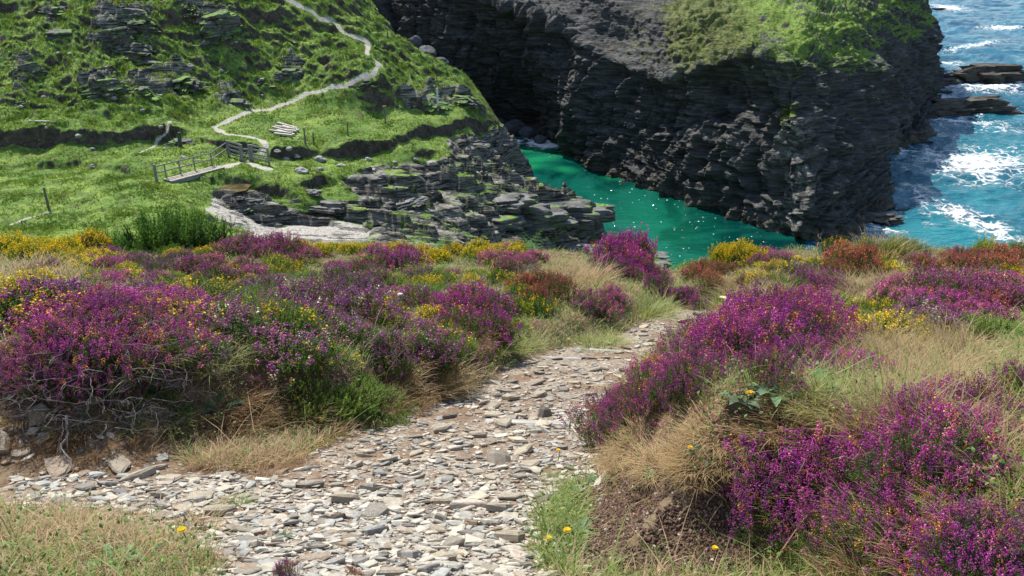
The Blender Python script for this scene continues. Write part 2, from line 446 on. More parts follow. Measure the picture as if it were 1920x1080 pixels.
slate = q.mix(q.ramp(strata, .40, .62), (.030, .029, .027), (.30, .28, .235))
slate = q.mix(q.math('MULTIPLY', q.ramp(q.tex(.7, 4, .6, P), .60, .70), .6), slate, (.16, .12, .05))
turf = q.mix(q.ramp(nz, .66, .50), grass, soil)
mossy = q.mix(q.math('MULTIPLY', q.ramp(nz, .72, .9), q.ramp(q.tex(.42, 5, .65, P), .49, .58)), slate, grass)
c = q.mix(q.ramp(q.math('ADD', rk, q.math('MULTIPLY', q.math('SUBTRACT', nB, .5), .7)), .40, .52), turf, mossy)
grav = q.mix(q.ramp(nC, .3, .7), (.30, .275, .23), (.50, .47, .41))
c = q.mix(q.ramp(q.math('ADD', gv, q.math('MULTIPLY', q.math('SUBTRACT', nB, .5), .9)), .45, .6), c, grav)
b = q.bump(q.math('ADD', nC, q.math('MULTIPLY', q.tex(20, 3, .6, P), .4)), .8, .18)
b = q.bump(strata, q.math('MULTIPLY', rk, .9), .25, b)
M_HILL = q.done(q.pbr(c, .9, b, spec=.2))

# worn footpaths: level the turf along their lines and lay them bare
tracks = [([(530, -8), (560, 8), (585, 18), (600, 34), (622, 42), (645, 58), (668, 68), (690, 82), (688, 98), (705, 108), (712, 120), (700, 134), (670, 146), (630, 158), (608, 166), (570, 180), (530, 194), (480, 208), (430, 224), (402, 238), (425, 250), (465, 255), (490, 263), (500, 274), (492, 286)], .50),
          ([(410, 316), (440, 306), (462, 304), (480, 310), (500, 314)], .75), ([(20, 420), (50, 408), (90, 398)], .26), ([(318, 228), (312, 250), (296, 268), (262, 286)], .26)]
td = np.full(H.z.shape, 9.0); blur = H.z.copy()
for ax in (0, 1):
    blur = np.apply_along_axis(lambda v_: np.convolve(np.pad(v_, 7, 'edge'), np.ones(15) / 15, 'valid'), ax, blur)
for pl, wd_ in tracks:
    T_ = H.hit([p_[0] for p_ in pl], [p_[1] for p_ in pl])[:, :2]
    td = np.minimum(td, seg_dist(H.X, H.Y, T_) / (wd_ / 2) + .75 * noise(H.X * 1.0, H.Y * 1.0, 0, 90) + .45 * noise(H.X * 5, H.Y * 5, 0, 91))
kx = (1 - sstep(1.0, 2.6, td)); H.z = H.z * (1 - kx) + (blur - .05) * kx
track = 1 - sstep(.7, 1.25, td)
Vh_ = rmesh(); Fh = grid_faces(H.na, H.nY); onp = track.ravel()[Fh].mean(1) > .5
for nm, sel in (('hillside', ~onp), ('footpath', onp)):
    u_, inv_ = np.unique(Fh[sel].ravel(), return_inverse=True)
    kind(mesh_obj(nm, Vh_[u_], None, inv_.reshape(-1, 4), M_HILL, smooth=True, attrs={'rock': rock_attr.ravel()[u_] * (1 - track.ravel()[u_]), 'gravel': np.maximum(gravm, track * .8).ravel()[u_]}), 'structure')

# hidden slope between the flower bank and the valley, continuing the same surface
S = Field(-.95, 1.0, 150, 14.2, 34, 60)
S.z += .25 * fbm(S.X * .5, S.Y * .5, 0, 75, 3) - .35 * sstep(30, 34, S.Y)
S2 = Field(.165, 1.0, 70, 33, 62, 50)
for nm, f in (('near_slope', S), ('shore_slope', S2)):
    o = mesh_obj(nm, np.stack([f.X, f.Y, f.z], -1).reshape(-1, 3), None, grid_faces(f.na, f.nY), M_HILL, smooth=True,
                 attrs={'rock': sstep(-21, -24, f.z).ravel(), 'gravel': np.zeros(f.z.size)}); kind(o, 'structure')

# ------------------------------------------------------------------ grass tufts on the valley side (mass)
Vh = np.stack([H.X, H.Y, H.z], -1)
gx = np.gradient(H.z, axis=0) / (np.gradient(H.X, axis=0) + 1e-9); gy = np.gradient(H.z, axis=1) / np.gradient(H.Y, axis=1)
slope = np.hypot(gx, gy)
W = ((slope < 1.6) * (td > 1.2) * (1 - sstep(.25, .5, rockm + gravm)) * (H.Y > 42) * (PYg > -60) * (PYg < 470) * (PXg > -60) * (PXg < 960)).ravel()
area = (H.Y ** 2).ravel()
def hill_tufts(n, hmean, seed, colA, colB, name, label_kind):
    r = np.random.default_rng(seed)
    p = W * area ** .35; p = p / p.sum()
    idx = r.choice(len(p), n, p=p)
    X = H.X.ravel()[idx] + r.normal(0, .05, n); Y = H.Y.ravel()[idx] + r.normal(0, .05, n); Z = H.at(X, Y) - .03
    dens = noise(X * .6, Y * .6, 0, 81) + .5 * noise(X * 2.1, Y * 2.1, 0, 82)
    hh = hmean * np.clip(.75 + .9 * dens + .3 * r.normal(size=n), .25, 2.4) * (.78 + .4 * sstep(-15.6, -14, Z))
    TV = []; TF = []
    for k in range(5):
        an = k * 1.256 + .4; ca, sa = math.cos(an), math.sin(an); o = len(TV)
        TV += [(ca * .05 - sa * .09, sa * .05 + ca * .09, 0), (ca * .05 + sa * .09, sa * .05 - ca * .09, 0), (ca * .42, sa * .42, .8 + .2 * (k % 2))]
        TF.append((o, o + 1, o + 2))
    R = euler_R(r.normal(0, .15, n), r.normal(0, .15, n), r.uniform(0, 6.28, n)) * hh[:, None, None] * np.array([1.1, 1.1, 1])[None, None, :]
    m = sstep(-.3, .5, noise(X * .35, Y * .35, 0, 84) + r.normal(0, .25, n))[:, None]
    colr = (np.array(colA) * (1 - m) + np.array(colB) * m) * r.uniform(.7, 1.3, (n, 1))
    brown = (r.random(n) < .11 + .2 * (noise(X * .5, Y * .5, 0, 88) > .35))
    colr[brown] = np.array((.17, .13, .06)) * r.uniform(.7, 1.2, (brown.sum(), 1))
    mb = MB(); mb.inst(np.array(TV), np.array(TF), R, np.stack([X, Y, Z], -1), colr)
    o = mb.build(name, leafy(name + '_blades', .3, hue_var=0, val_var=0)); kind(o, 'stuff')
    return o
hill_tufts(110000, .18, 5, (.095, .172, .028), (.225, .315, .056), 'hill_grass', '')

# ================================================================== DARK HEADLAND
def col_pts(rows):
    """rows: (px, py, Y) or (px, py, None) for a point at sea level"""
    out = []
    for x, y, Y in rows:
        out.append(at_z(x, y, SEA) if Y is None else at_Y(x, y, Y))
    base = out[0]; inn = base.copy(); inn[2] = SEA - 3
    return np.array([inn] + out)
cols = [
    [(330, 300, 122), (330, 150, 124), (330, 30, 126), (330, -60, 129), (330, -160, 139), (330, -230, 172)],
    [(760, 268, 116), (740, 150, 116), (730, 40, 119), (720, -50, 124), (720, -160, 134), (720, -230, 170)],
    [(880, 262, 113), (860, 150, 112), (850, 60, 113), (850, -30, 117), (850, -150, 130), (850, -230, 165)],
    [(950, 262, 110), (950, 175, 113), (950, 90, 113), (945, 0, 110), (960, -110, 122), (960, -230, 155)],
    [(1010, 262, None), (1000, 180, 109), (1010, 110, 107), (1030, 40, 105), (1040, -70, 118), (1040, -230, 150)],
    [(1048, 268, None), (1050, 190, 102.5), (1045, 110, 103), (1062, 62, 103), (1090, -30, 108), (1080, -230, 150)],
    [(1120, 312, None), (1115, 230, 95), (1120, 160, 96), (1140, 108, 97), (1150, 0, 103), (1150, -230, 145)],
    [(1200, 343, None), (1195, 250, 89.5), (1195, 180, 90.5), (1205, 138, 91.5), (1215, 30, 97), (1230, -230, 140)],
    [(1280, 370, None), (1275, 280, 84.5), (1275, 200, 86), (1275, 150, 86.5), (1290, 40, 94), (1310, -230, 135)],
    [(1350, 392, None), (1345, 290, 80.5), (1345, 190, 82.5), (1350, 118, 84), (1370, 30, 95), (1390, -200, 130)],
    [(1420, 416, None), (1415, 310, 76), (1420, 190, 78.5), (1425, 104, 80.5), (1440, 40, 91), (1470, -170, 125)],
    [(1490, 441, None), (1483, 300, 71.8), (1483, 200, 74), (1490, 116, 76), (1500, 55, 86), (1540, -140, 122)],
    [(1545, 446, None), (1535, 300, 73.5), (1530, 200, 76), (1545, 112, 80), (1555, 50, 91), (1600, -120, 124)],
    [(1600, 432, None), (1590, 300, 78), (1585, 200, 82), (1600, 110, 88), (1610, 40, 98), (1650, -100, 127)],
    [(1655, 402, None), (1620, 300, 86), (1625, 200, 91), (1640, 110, 98), (1650, 25, 106), (1690, -30, 122)],
    [(1645, 335, None), (1635, 270, 98), (1650, 190, 103), (1670, 100, 108), (1680, 15, 114), (1705, -20, 126)],
    [(1660, 290, None), (1680, 240, 109), (1690, 165, 113), (1705, 80, 117), (1705, 5, 122), (1715, -15, 132)],
    [(1735, 255, None), (1730, 200, 119), (1728, 130, 122), (1735, 55, 125), (1732, 12, 130), (1735, -10, 136)],
    [(1752, 195, None), (1742, 150, 135), (1735, 95, 138), (1738, 40, 140), (1735, 10, 143), (1735, -10, 148)],
    [(1735, 140, None), (1725, 105, 160), (1718, 70, 162), (1715, 30, 164), (1712, 5, 166), (1705, -15, 172)],
    [(1600, 80, 215), (1600, 50, 215), (1600, 20, 215), (1600, -10, 215), (1600, -50, 215), (1600, -90, 215)],
]
CC = np.array([col_pts(c) for c in cols])            # (nc, 7, 3)
nc, nr = CC.shape[:2]
NU, NV = 1150, 460
# parameters: even in image length
L = np.r_[0, np.cumsum(np.linalg.norm(np.diff(CC[:, 1:5].mean(1), axis=0), axis=1) ** .75)]
pu = np.interp(np.linspace(0, L[-1], NU), L, np.arange(nc))
vk = np.array([0, .06, .30, .52, .70, .86, 1.0])
pv = np.interp(np.linspace(0, 1, NV), vk, np.arange(nr))
def lerp_axis(A, p, ax):
    i = np.clip(p.astype(int), 0, A.shape[ax] - 2); f = p - i
    a = np.take(A, i, ax); b = np.take(A, i + 1, ax); sh = [1] * A.ndim; sh[ax] = -1
    return a + (b - a) * f.reshape(sh)
def smooth_axis(A, k, ax):
    ker = np.hanning(2 * k + 3)[1:-1]; ker /= ker.sum()
    pad = [(0, 0)] * A.ndim; pad[ax] = (k, k)
    return np.apply_along_axis(lambda q: np.convolve(q, ker, 'valid'), ax, np.pad(A, pad, 'edge'))
G = lerp_axis(lerp_axis(CC, pu, 0), pv, 1)
G = smooth_axis(smooth_axis(G, 13, 0), 9, 1)
def grid_normal(G):
    n = np.cross(np.gradient(G, axis=0), np.gradient(G, axis=1)); return n / (np.linalg.norm(n, axis=-1, keepdims=True) + 1e-9)
Nn = grid_normal(G)
print('headland normal sample', Nn[NU // 2, NV // 3])
x, y, z = G[..., 0], G[..., 1], G[..., 2]
vv = np.linspace(0, 1, NV)[None]
face = 1 - sstep(.66, .76, vv + .05 * noise(x * .12, y * .12, 0, 101))
top = 1 - face
warp = 1.2 * noise(x * .15, y * .15, z * .15, 103)
big = fbm(x * .085, y * .085, z * .05, 105, 4)
rib = 1 - 2 * np.abs(fbm(x * .32 + warp * .4, y * .32, z * .10, 109, 4))
ledge = fbm(x * .12, y * .12, (z + warp) * .9, 113, 4)
lay = fbm(x * .25, y * .25, (z + .1 * x + warp) * 2.6, 117, 3)
fine = fbm(x * 1.3, y * 1.3, z * 1.3, 121, 4)
q_ = (z + .12 * x + 1.2 * warp) / 1.5; stp = sstep(.2, .8, q_ - np.floor(q_))
disp = face * (2.4 * big + 1.3 * rib + .38 * ledge + .20 * lay + .34 * fine - .28 * stp + 1.3 * (cells((x - .6 * y) * .30 + warp * .3, z * .17 + .04 * x + warp * .2, 5)[0] - .5) + .7 * (cells((x - .6 * y) * .8 + warp * .4, z * .62 + .08 * x + warp * .3, 6)[0] - .5) + .3 * (cells((x - .6 * y) * 2.0 + warp, z * 2.2 + warp, 7)[0] - .5))
slab = 1 - sstep(1200, 1290, project(G)[0])
ridg = 1 - 2 * np.abs(fbm(x * .10 + .12 * z, y * .10 - .1 * x, z * .22, 127, 4))
disp += top * (1 - .75 * slab) * (1.1 * fbm(x * .13, y * .13, 0, 125, 4) + .8 * ridg + .25 * fbm(x * .5, y * .5, z * .3, 129, 4) + .30 * fine) + top * (.20 * fine + .14 * fbm(x * 3.2, y * 3.2, z * 3.2, 131, 3) + .35 * slab * fbm(x * .35 + z * .3, y * .35, z * .9, 132, 4))
# overhanging shadowed hollows under the upper rim on the cove side, a cave at the head of the cove
pxc, pyc = project(G)
hollow = np.exp(-((pxc - 1400) / 75) ** 2 - ((pyc - 190) / 55) ** 2) * 2.6 + np.exp(-((pxc - 970) / 60) ** 2 - ((pyc - 205) / 60) ** 2) * 4.0 + np.exp(-((pxc - 1290) / 60) ** 2 - ((pyc - 215) / 40) ** 2) * 1.8 + np.exp(-((pxc - 1150) / 45) ** 2 - ((pyc - 60) / 40) ** 2) * 1.6
lip = np.exp(-((vv - .69) / .025) ** 2) * .9
disp = disp - hollow + lip * (pxc < 1500)
sgn = 1.0 if (Nn[NU // 2, NV // 4, 1] < 0) else -1.0
G2 = G + sgn * Nn * disp[..., None]
# grass cover
cover = np.clip(top, 0, 1) * sstep(1215, 1300, pxc + 40 * noise(x * .2, y * .2, 0, 133))
tuft_spot = np.exp(-((pxc - 1478) / 22) ** 2 - ((pyc - 205) / 16) ** 2) + .7 * np.exp(-((pxc - 1462) / 18) ** 2 - ((pyc - 235) / 22) ** 2)
band = np.sin(2 * np.pi * (pyc - .40 * (pxc - 1450) + 26 * noise(x * .12, y * .12, z * .12, 137) + 12 * noise(x * .4, y * .4, z * .4, 138)) / 46)
cover = cover * (1 - .60 * sstep(1400, 1450, pxc) * (1 - sstep(-.55, .25, band)))
cover = np.maximum(cover, .42 * top * sstep(1060, 1200, pxc + 60 * noise(x * .15, y * .15, 0, 139)))
cover = np.maximum(cover, .60 * sstep(.54, .70, vv + .04 * noise(x * .3, y * .3, 0, 140)) * sstep(1230, 1300, pxc) * (1 - sstep(1600, 1680, pxc)))
cover = np.maximum(cover, tuft_spot)
bright = sstep(1380, 1500, pxc + .5 * (110 - pyc))
q = NT('dark_slate_cliff')
P = q.pos(); nz = q.nz(); cv = q.attr('cover'); br = q.attr('bright')
st = q.tex(1.0, 6, .68, q.scl(P, (.35, .35, 3.2)))
nb = q.tex(.35, 5, .6, P); nf = q.tex(3.0, 5, .65, P)
rock = q.mix(q.ramp(st, .32, .70), (.038, .038, .036), (.132, .130, .122))
rock = q.mix(q.math('MULTIPLY', q.ramp(nb, .55, .70), .5), rock, (.120, .105, .085))
rock = q.mix(q.math('MULTIPLY', q.ramp(nf, .62, .74), .5), rock, (.20, .20, .19))
thin = q.tex(1.0, 4, .6, q.scl(P, (.25, .25, 9.0)))
rock = q.mix(q.math('MULTIPLY', q.ramp(thin, .52, .44), .55), rock, (.018, .018, .018))
rock = q.mix(q.math('MULTIPLY', q.ramp(q.tex(.5, 5, .7, P), .58, .68), .5), rock, (.10, .078, .050))
zz = q.n('SeparateXYZ', i0=P).outputs[2]
rock = q.mix(q.math('MULTIPLY', q.ramp(q.math('ADD', zz, q.math('MULTIPLY', nb, 1.2)), -23.9, -24.9), .75), rock, q.mix(q.ramp(nf, .4, .6), (.055, .045, .028), (.13, .115, .085)))
seep = q.math('MULTIPLY', q.attr('seep'), q.ramp(q.tex(1.0, 5, .7, q.scl(P, (1.2, 1.2, 2.2))), .45, .62))
rock = q.mix(seep, rock, (.30, .29, .25))
dryg = q.mix(q.ramp(nf, .4, .65), (.090, .115, .028), (.165, .185, .052))
freshg = q.mix(q.ramp(nf, .4, .65), (.12, .20, .030), (.22, .31, .055))
veg = q.mix(br, dryg, freshg)
veg = q.mix(q.math('MULTIPLY', q.ramp(q.tex(.7, 5, .65, P), .54, .66), .8), veg, (.10, .075, .05))
k = q.math('ADD', cv, q.math('MULTIPLY', q.math('SUBTRACT', q.tex(.9, 7, .78, P), .5), 2.2))
c = q.mix(q.math('MULTIPLY', q.ramp(k, .46, .66), q.ramp(nz, .12, .32)), rock, veg)
b = q.bump(nf, .8, .3); b = q.bump(st, .9, .5, b)
M_CLIFF = q.done(q.pbr(c, .85, b, spec=.25))
seepa = np.exp(-((pxc - 1482) / 26) ** 2) * sstep(185, 250, pyc) * face
hd = mesh_obj('headland', G2.reshape(-1, 3), None, grid_faces(NU, NV)[:, ::(1 if sgn > 0 else -1)], M_CLIFF, smooth=True,
              attrs={'cover': cover, 'bright': bright, 'seep': seepa})
kind(hd, 'structure')
# tufts of grass along the headland's top (mass)
def head_tufts(n):
    r = np.random.default_rng(77)
    w = ((cover > .5) & (pyc > -40) & (pxc > 1200) & (pxc < 1745)).ravel().astype(float); w /= w.sum()
    i = r.choice(len(w), n, p=w); P0 = G2.reshape(-1, 3)[i]
    keep = noise(P0[:, 0] * .55, P0[:, 1] * .55, P0[:, 2] * .55, 141) > -.12; P0 = P0[keep]; i = i[keep]; n = len(P0)
    bb = bright.ravel()[i][:, None]
    TV = []; TF = []
    for k in range(5):
        an = k * 1.256; ca, sa = math.cos(an), math.sin(an); o = len(TV)
        TV += [(-sa * .12, ca * .12, 0), (sa * .12, -ca * .12, 0), (ca * .5, sa * .5, .8)]; TF.append((o, o + 1, o + 2))
    h = r.uniform(.06, .15, n)
    R = euler_R(r.normal(0, .2, n), r.normal(0, .2, n), r.uniform(0, 6.28, n)) * h[:, None, None]
    colr = (np.array((.085, .10, .025)) * (1 - bb) + np.array((.19, .29, .045)) * bb) * r.uniform(.7, 1.3, (n, 1))
    mb = MB(); mb.inst(np.array(TV), np.array(TF), R, P0, colr)
    kind(mb.build('headland_grass', leafy('headland_grass_blades', .3, hue_var=0, val_var=0)), 'stuff')
head_tufts(22000)

# ================================================================== WATER
def water_mat(name, deep, mid, bright_c, rough, bs, sp=.5):
    q = NT(name); P = q.pos(); fo = q.attr('foam'); sh = q.attr('shallow')
    c = q.mix(q.ramp(q.tex(.13, 6, .65, q.scl(P, (1, .7, 1)), .8), .40, .60), deep, mid)
    c = q.mix(sh, c, bright_c)
    n1 = q.tex(.55, 6, .72, q.scl(P, (.75, 1.3, 1)), 1.2)
    n2 = q.tex(2.6, 5, .7, P, 1.0)
    web = q.vor(.55, q.n('VectorMath', dict(operation='ADD'), i0=P, i1=q.n('VectorMath', dict(operation='SCALE'), i0=q.n('TexNoise', Scale=.5, Detail=3.0, Vector=P).outputs[1], Scale=2.6).outputs[0]).outputs[0], 'DISTANCE_TO_EDGE')
    lace = q.ramp(web, .13, .015)
    f = q.math('ADD', q.math('ADD', fo, q.math('MULTIPLY', q.math('SUBTRACT', n1, .5), 1.5)), q.math('MULTIPLY', q.math('SUBTRACT', n2, .5), .7))
    fm = q.ramp(f, .52, .74)
    fm = q.math('MAXIMUM', fm, q.math('MULTIPLY', lace, q.ramp(f, .22, .5, 0, .75)))
    fl = q.attr('painted_glint')  # sun sparkle on the cove, painted into the colour as white specks
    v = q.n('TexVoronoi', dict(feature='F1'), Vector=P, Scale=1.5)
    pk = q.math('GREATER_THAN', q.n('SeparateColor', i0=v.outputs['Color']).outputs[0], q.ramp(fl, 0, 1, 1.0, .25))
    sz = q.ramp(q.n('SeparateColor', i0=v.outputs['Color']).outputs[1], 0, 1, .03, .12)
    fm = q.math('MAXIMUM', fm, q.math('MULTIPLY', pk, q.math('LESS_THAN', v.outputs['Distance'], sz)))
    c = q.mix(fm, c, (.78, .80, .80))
    rg = q.ramp(fm, 0, 1, rough, .8)
    w = q.math('ADD', q.tex(.5, 4, .6, q.scl(P, (.5, 1.2, 1))), q.math('ADD', q.math('MULTIPLY', q.tex(1.9, 4, .6, q.scl(P, (.6, 1.3, 1))), .4), q.math('MULTIPLY', fm, .25)))
    b = q.bump(w, bs, .6)
    return q.done(q.pbr(c, rg, b, spec=q.ramp(fm, 0, 1, sp, .2), IOR=1.333))
M_SEA = water_mat('sea_water', (.006, .060, .100), (.014, .118, .165), (.018, .180, .200), .17, .9, .36)
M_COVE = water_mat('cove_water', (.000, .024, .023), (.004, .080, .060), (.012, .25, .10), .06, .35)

def water(name, a0, a1, na, Y0, Y1, nY, mat, amp, foam_spots, shallow_spots, painted_glint):
    a = np.linspace(a0, a1, na); Y = np.exp(np.linspace(math.log(Y0), math.log(Y1), nY))
    A, Yg = np.meshgrid(a, Y, indexing='ij'); X = A * Yg
    px, py = project(np.stack([X, Yg, np.full(X.shape, SEA)], -1))
    def spots(L):
        r = np.zeros(X.shape)
        for (cx, cy, rx, ry, ang, am) in L:
            c, s = math.cos(math.radians(ang)), math.sin(math.radians(ang)); u = (px - cx) * c + (py - cy) * s; v = -(px - cx) * s + (py - cy) * c
            r = np.maximum(r, am * np.exp(-((u / rx) ** 2 + (v / ry) ** 2)))
        return r
    fo = spots(foam_spots); sh = spots(shallow_spots)
    z = SEA + amp * (.8 * fbm(X * .10, Yg * .22, 0, 151, 3) + .35 * fbm(X * .45, Yg * .7, 0, 155, 3)) + .35 * fo * amp * (.4 + noise(X * .8, Yg * .8, 0, 159))
    o = mesh_obj(name, np.stack([X, Yg, z], -1).reshape(-1, 3), None, grid_faces(na, nY), mat, smooth=True,
                 attrs={'foam': fo, 'shallow': np.clip(sh, 0, 1), 'painted_glint': (painted_glint(px, py) if painted_glint else np.zeros(X.shape))})
    kind(o, 'structure'); return o
A_TIP = float(px_at(1512, 441)[0])
water('sea', A_TIP, 1.6, 420, 52, 2500, 520, M_SEA, .9,
      [(1840, 308, 130, 34, 0, .80), (1760, 300, 60, 22, 20, .7), (1725, 375, 20, 34, -25, .7), (1800, 405, 90, 20, 22, .72), (1870, 432, 80, 24, 25, .72), (1690, 290, 40, 8, 25, .42), (1850, 340, 90, 14, 5, .6), (1848, 164, 95, 9, 0, .8), (1800, 228, 105, 9, 5, .75), (1700, 280, 55, 8, 0, .7), (1768, 185, 35, 6, 0, .7), (1655, 432, 60, 9, 10, .65), (1640, 372, 26, 26, 0, .5), (1912, 150, 14, 14, 0, .9), (1760, 255, 60, 8, 10, .5), (1740, 420, 60, 8, 20, .5), (1830, 165, 110, 12, 3, .66),
       (1790, 225, 90, 12, -10, .62), (1860, 205, 80, 10, 5, .55), (1830, 85, 75, 6, -10, .68), (1880, 52, 50, 6, 0, .72), (1780, 15, 45, 7, 5, .8), (1770, 118, 60, 6, 5, .6), (1905, 140, 30, 12, 30, .7), (1880, 245, 70, 12, 5, .5), (1620, 420, 40, 20, -20, .5), (1585, 445, 30, 8, 0, .6), (1560, 450, 30, 8, 0, .5)],
      [(1880, 270, 120, 45, 0, .55), (1850, 370, 110, 40, 10, .55), (1790, 440, 150, 40, 5, .9), (1880, 460, 90, 40, 0, .9), (1700, 320, 70, 60, 0, .35)], None)
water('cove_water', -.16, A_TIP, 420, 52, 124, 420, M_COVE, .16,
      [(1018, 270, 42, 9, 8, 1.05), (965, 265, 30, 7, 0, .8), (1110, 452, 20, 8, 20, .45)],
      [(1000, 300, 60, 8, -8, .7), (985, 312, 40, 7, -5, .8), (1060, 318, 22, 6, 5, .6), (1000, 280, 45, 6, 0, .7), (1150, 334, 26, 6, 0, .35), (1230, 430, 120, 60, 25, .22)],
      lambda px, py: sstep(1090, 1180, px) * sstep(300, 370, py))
# ================================================================== FLOWER BANK: GROUND AND STONY PATH
def base_d(Y):
    Y = np.asarray(Y, float); q = np.maximum(Y, 1.3)
    d = .741 + .5 * q - .0121 * q * q
    return d + .60 * np.maximum(0, Y - 13.1) ** 1.55
def base_hit(px, py):
    Ys = np.linspace(.6, 17, 6000); d = base_d(Ys); out = []
    for x, y in zip(np.atleast_1d(px), np.atleast_1d(py)):
        a, t = px_at(x, y); k = np.argmax(d - t * Ys < 0); out.append((a * Ys[k], Ys[k]))
    return np.array(out)
def bpoly(pts): return base_hit([p[0] for p in pts], [p[1] for p in pts])
low_px = [(-300, 900), (30, 900), (250, 890), (335, 862), (450, 846), (640, 812), (720, 792), (860, 745), (960, 690), (1010, 662), (1150, 632), (1225, 596), (1262, 574), (1350, 574), (1332, 612), (1250, 657), (1200, 692), (1160, 742), (1122, 800), (1106, 850), (1112, 960), (1122, 1068), (1425, 1078), (1500, 1300), (-500, 1300)]
path_px = [(-200, 850), (30, 850), (330, 872), (480, 893), (590, 862), (645, 822), (720, 795), (860, 748), (950, 695), (1010, 662), (1150, 634), (1225, 597), (1262, 576), (1345, 576), (1325, 610), (1245, 655), (1190, 692), (1150, 742), (1112, 800), (1085, 860), (1035, 930), (1005, 1000), (1010, 1090), (1100, 1250), (430, 1250), (425, 1080), (320, 992), (30, 955), (-200, 950)]
LOW, PATHP = bpoly(low_px), bpoly(path_px)

class Ground:
    def __init__(s):
        s.x = np.arange(-11, 11.01, .05); s.y = np.arange(-2.5, 17.01, .05); s.X, s.Y = np.meshgrid(s.x, s.y, indexing='ij')
        X, Y = s.X, s.Y
        wob = .10 * noise(X * 1.6, Y * 1.6, 0, 201) + .05 * noise(X * 5, Y * 5, 0, 202)
        inl = in_poly(X, Y, LOW); d = seg_dist(X, Y, LOW, closed=True); sd = np.where(inl, -d, d) + wob * .6
        inp = in_poly(X, Y, PATHP); d2 = seg_dist(X, Y, PATHP, closed=True); s.psd = np.where(inp, -d2, d2) + wob
        right = sstep(-.2, .2, X - np.interp(Y, [1.5, 3, 5, 8.5, 12], [.1, .15, .9, 1.8, 3]))
        ampL = .22 + .42 * np.exp(-((X + 2.5) / 1.5) ** 2 - ((Y - 4.0) / 1.7) ** 2)
        ampR = .30 + .16 * np.exp(-((X - .6) / .8) ** 2 - ((Y - 2.0) / .7) ** 2)
        amp = ampL * (1 - right) + ampR * right
        amp *= 1 - .75 * sstep(9.5, 12.8, Y)
        run = .28 + .30 * np.exp(-((X - .45) / .5) ** 2 - ((Y - 1.6) / .5) ** 2) + .25 * sstep(5, 9, Y) + .34 * np.exp(-((X + 2.1) / 1.1) ** 2 - ((Y - 3.0) / 1.1) ** 2)
        lift = amp * sstep(-.02, 1, sd / run) + .10 * amp * sstep(.3, 1.6, sd)
        s.sd = sd
        gully = -.34 * np.exp(-((X - .225 * Y) / (.085 * Y)) ** 2) * sstep(8.5, 11.5, Y)
        lump = (.055 * fbm(X * .9, Y * .9, 0, 205, 3) + .03 * fbm(X * 3, Y * 3, 0, 208, 3)) * (.25 + .75 * sstep(0, .5, sd))
        s.z = -base_d(Y) + lift + gully + lump + .012 * fbm(X * 7, Y * 7, 0, 211, 2)
        s.z += .05 * np.exp(-((X + 1.0) / .7) ** 2 - ((Y - 1.55) / .35) ** 2)
    def at(s, X, Y, A=None):
        A = s.z if A is None else A
        u = np.clip((np.asarray(X, float) - s.x[0]) / .05, 0, len(s.x) - 1.001); v = np.clip((np.asarray(Y, float) - s.y[0]) / .05, 0, len(s.y) - 1.001)
        i = u.astype(int); j = v.astype(int); fu = u - i; fv = v - j
        return A[i, j] * (1 - fu) * (1 - fv) + A[i + 1, j] * fu * (1 - fv) + A[i, j + 1] * (1 - fu) * fv + A[i + 1, j + 1] * fu * fv
    _Y = np.concatenate([np.linspace(.9, 4, 900), np.linspace(4, 16.5, 1600)])
    def hit(s, px, py):
        px = np.atleast_1d(np.asarray(px, float)); py = np.atleast_1d(np.asarray(py, float)); out = np.empty((len(px), 3))
        Yf = s._Y
        for n, (x, y) in enumerate(zip(px, py)):
            a, t = px_at(x, y); z = s.at(a * Yf, Yf); f = z + t * Yf > 0
            k = np.argmax(f) if f.any() else len(Yf) - 1
            if not f.any() or Yf[k] > 14.4:
                k = np.argmin(np.abs(Yf - 13.6))      # beyond the lip: stand it on the lip
            out[n] = (a * Yf[k], Yf[k], z[k])
        return out
GR = Ground()
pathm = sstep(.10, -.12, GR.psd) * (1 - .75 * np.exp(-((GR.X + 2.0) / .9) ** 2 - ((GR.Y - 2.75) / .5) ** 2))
ggx, ggy = np.gradient(GR.z, .05, axis=0), np.gradient(GR.z, .05, axis=1)
q = NT('trodden_soil_and_slate_grit'); P = q.pos(); pa = q.attr('path'); nz = q.nz()
n1 = q.tex(3, 5, .6, P); n2 = q.tex(22, 4, .65, P); vd = q.n('TexVoronoi', dict(feature='F1'), Vector=q.scl(P, (1, 1, .4)), Scale=48.0)
vc = q.n('SeparateColor', i0=vd.outputs['Color']).outputs[0]
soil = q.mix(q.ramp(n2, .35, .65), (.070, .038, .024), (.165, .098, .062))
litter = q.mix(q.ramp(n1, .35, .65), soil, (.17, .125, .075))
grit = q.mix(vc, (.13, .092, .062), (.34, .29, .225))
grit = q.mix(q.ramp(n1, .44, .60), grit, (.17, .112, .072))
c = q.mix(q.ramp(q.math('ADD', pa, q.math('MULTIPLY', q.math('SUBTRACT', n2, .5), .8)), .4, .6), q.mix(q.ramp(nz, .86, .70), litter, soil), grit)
h = q.math('ADD', q.math('MULTIPLY', q.ramp(vd.outputs['Distance'], 0, .6), -.6), n2)
M_GROUND = q.done(q.pbr(c, .95, q.bump(h, .9, .012), spec=.15))
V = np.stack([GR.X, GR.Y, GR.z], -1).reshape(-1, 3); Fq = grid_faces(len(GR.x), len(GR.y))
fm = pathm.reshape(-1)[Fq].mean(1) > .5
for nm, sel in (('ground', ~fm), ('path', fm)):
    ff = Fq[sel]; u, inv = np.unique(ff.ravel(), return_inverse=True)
    o = mesh_obj(nm, V[u], None, inv.reshape(-1, 4), M_GROUND, smooth=True, attrs={'path': pathm.ravel()[u]}); kind(o, 'structure')

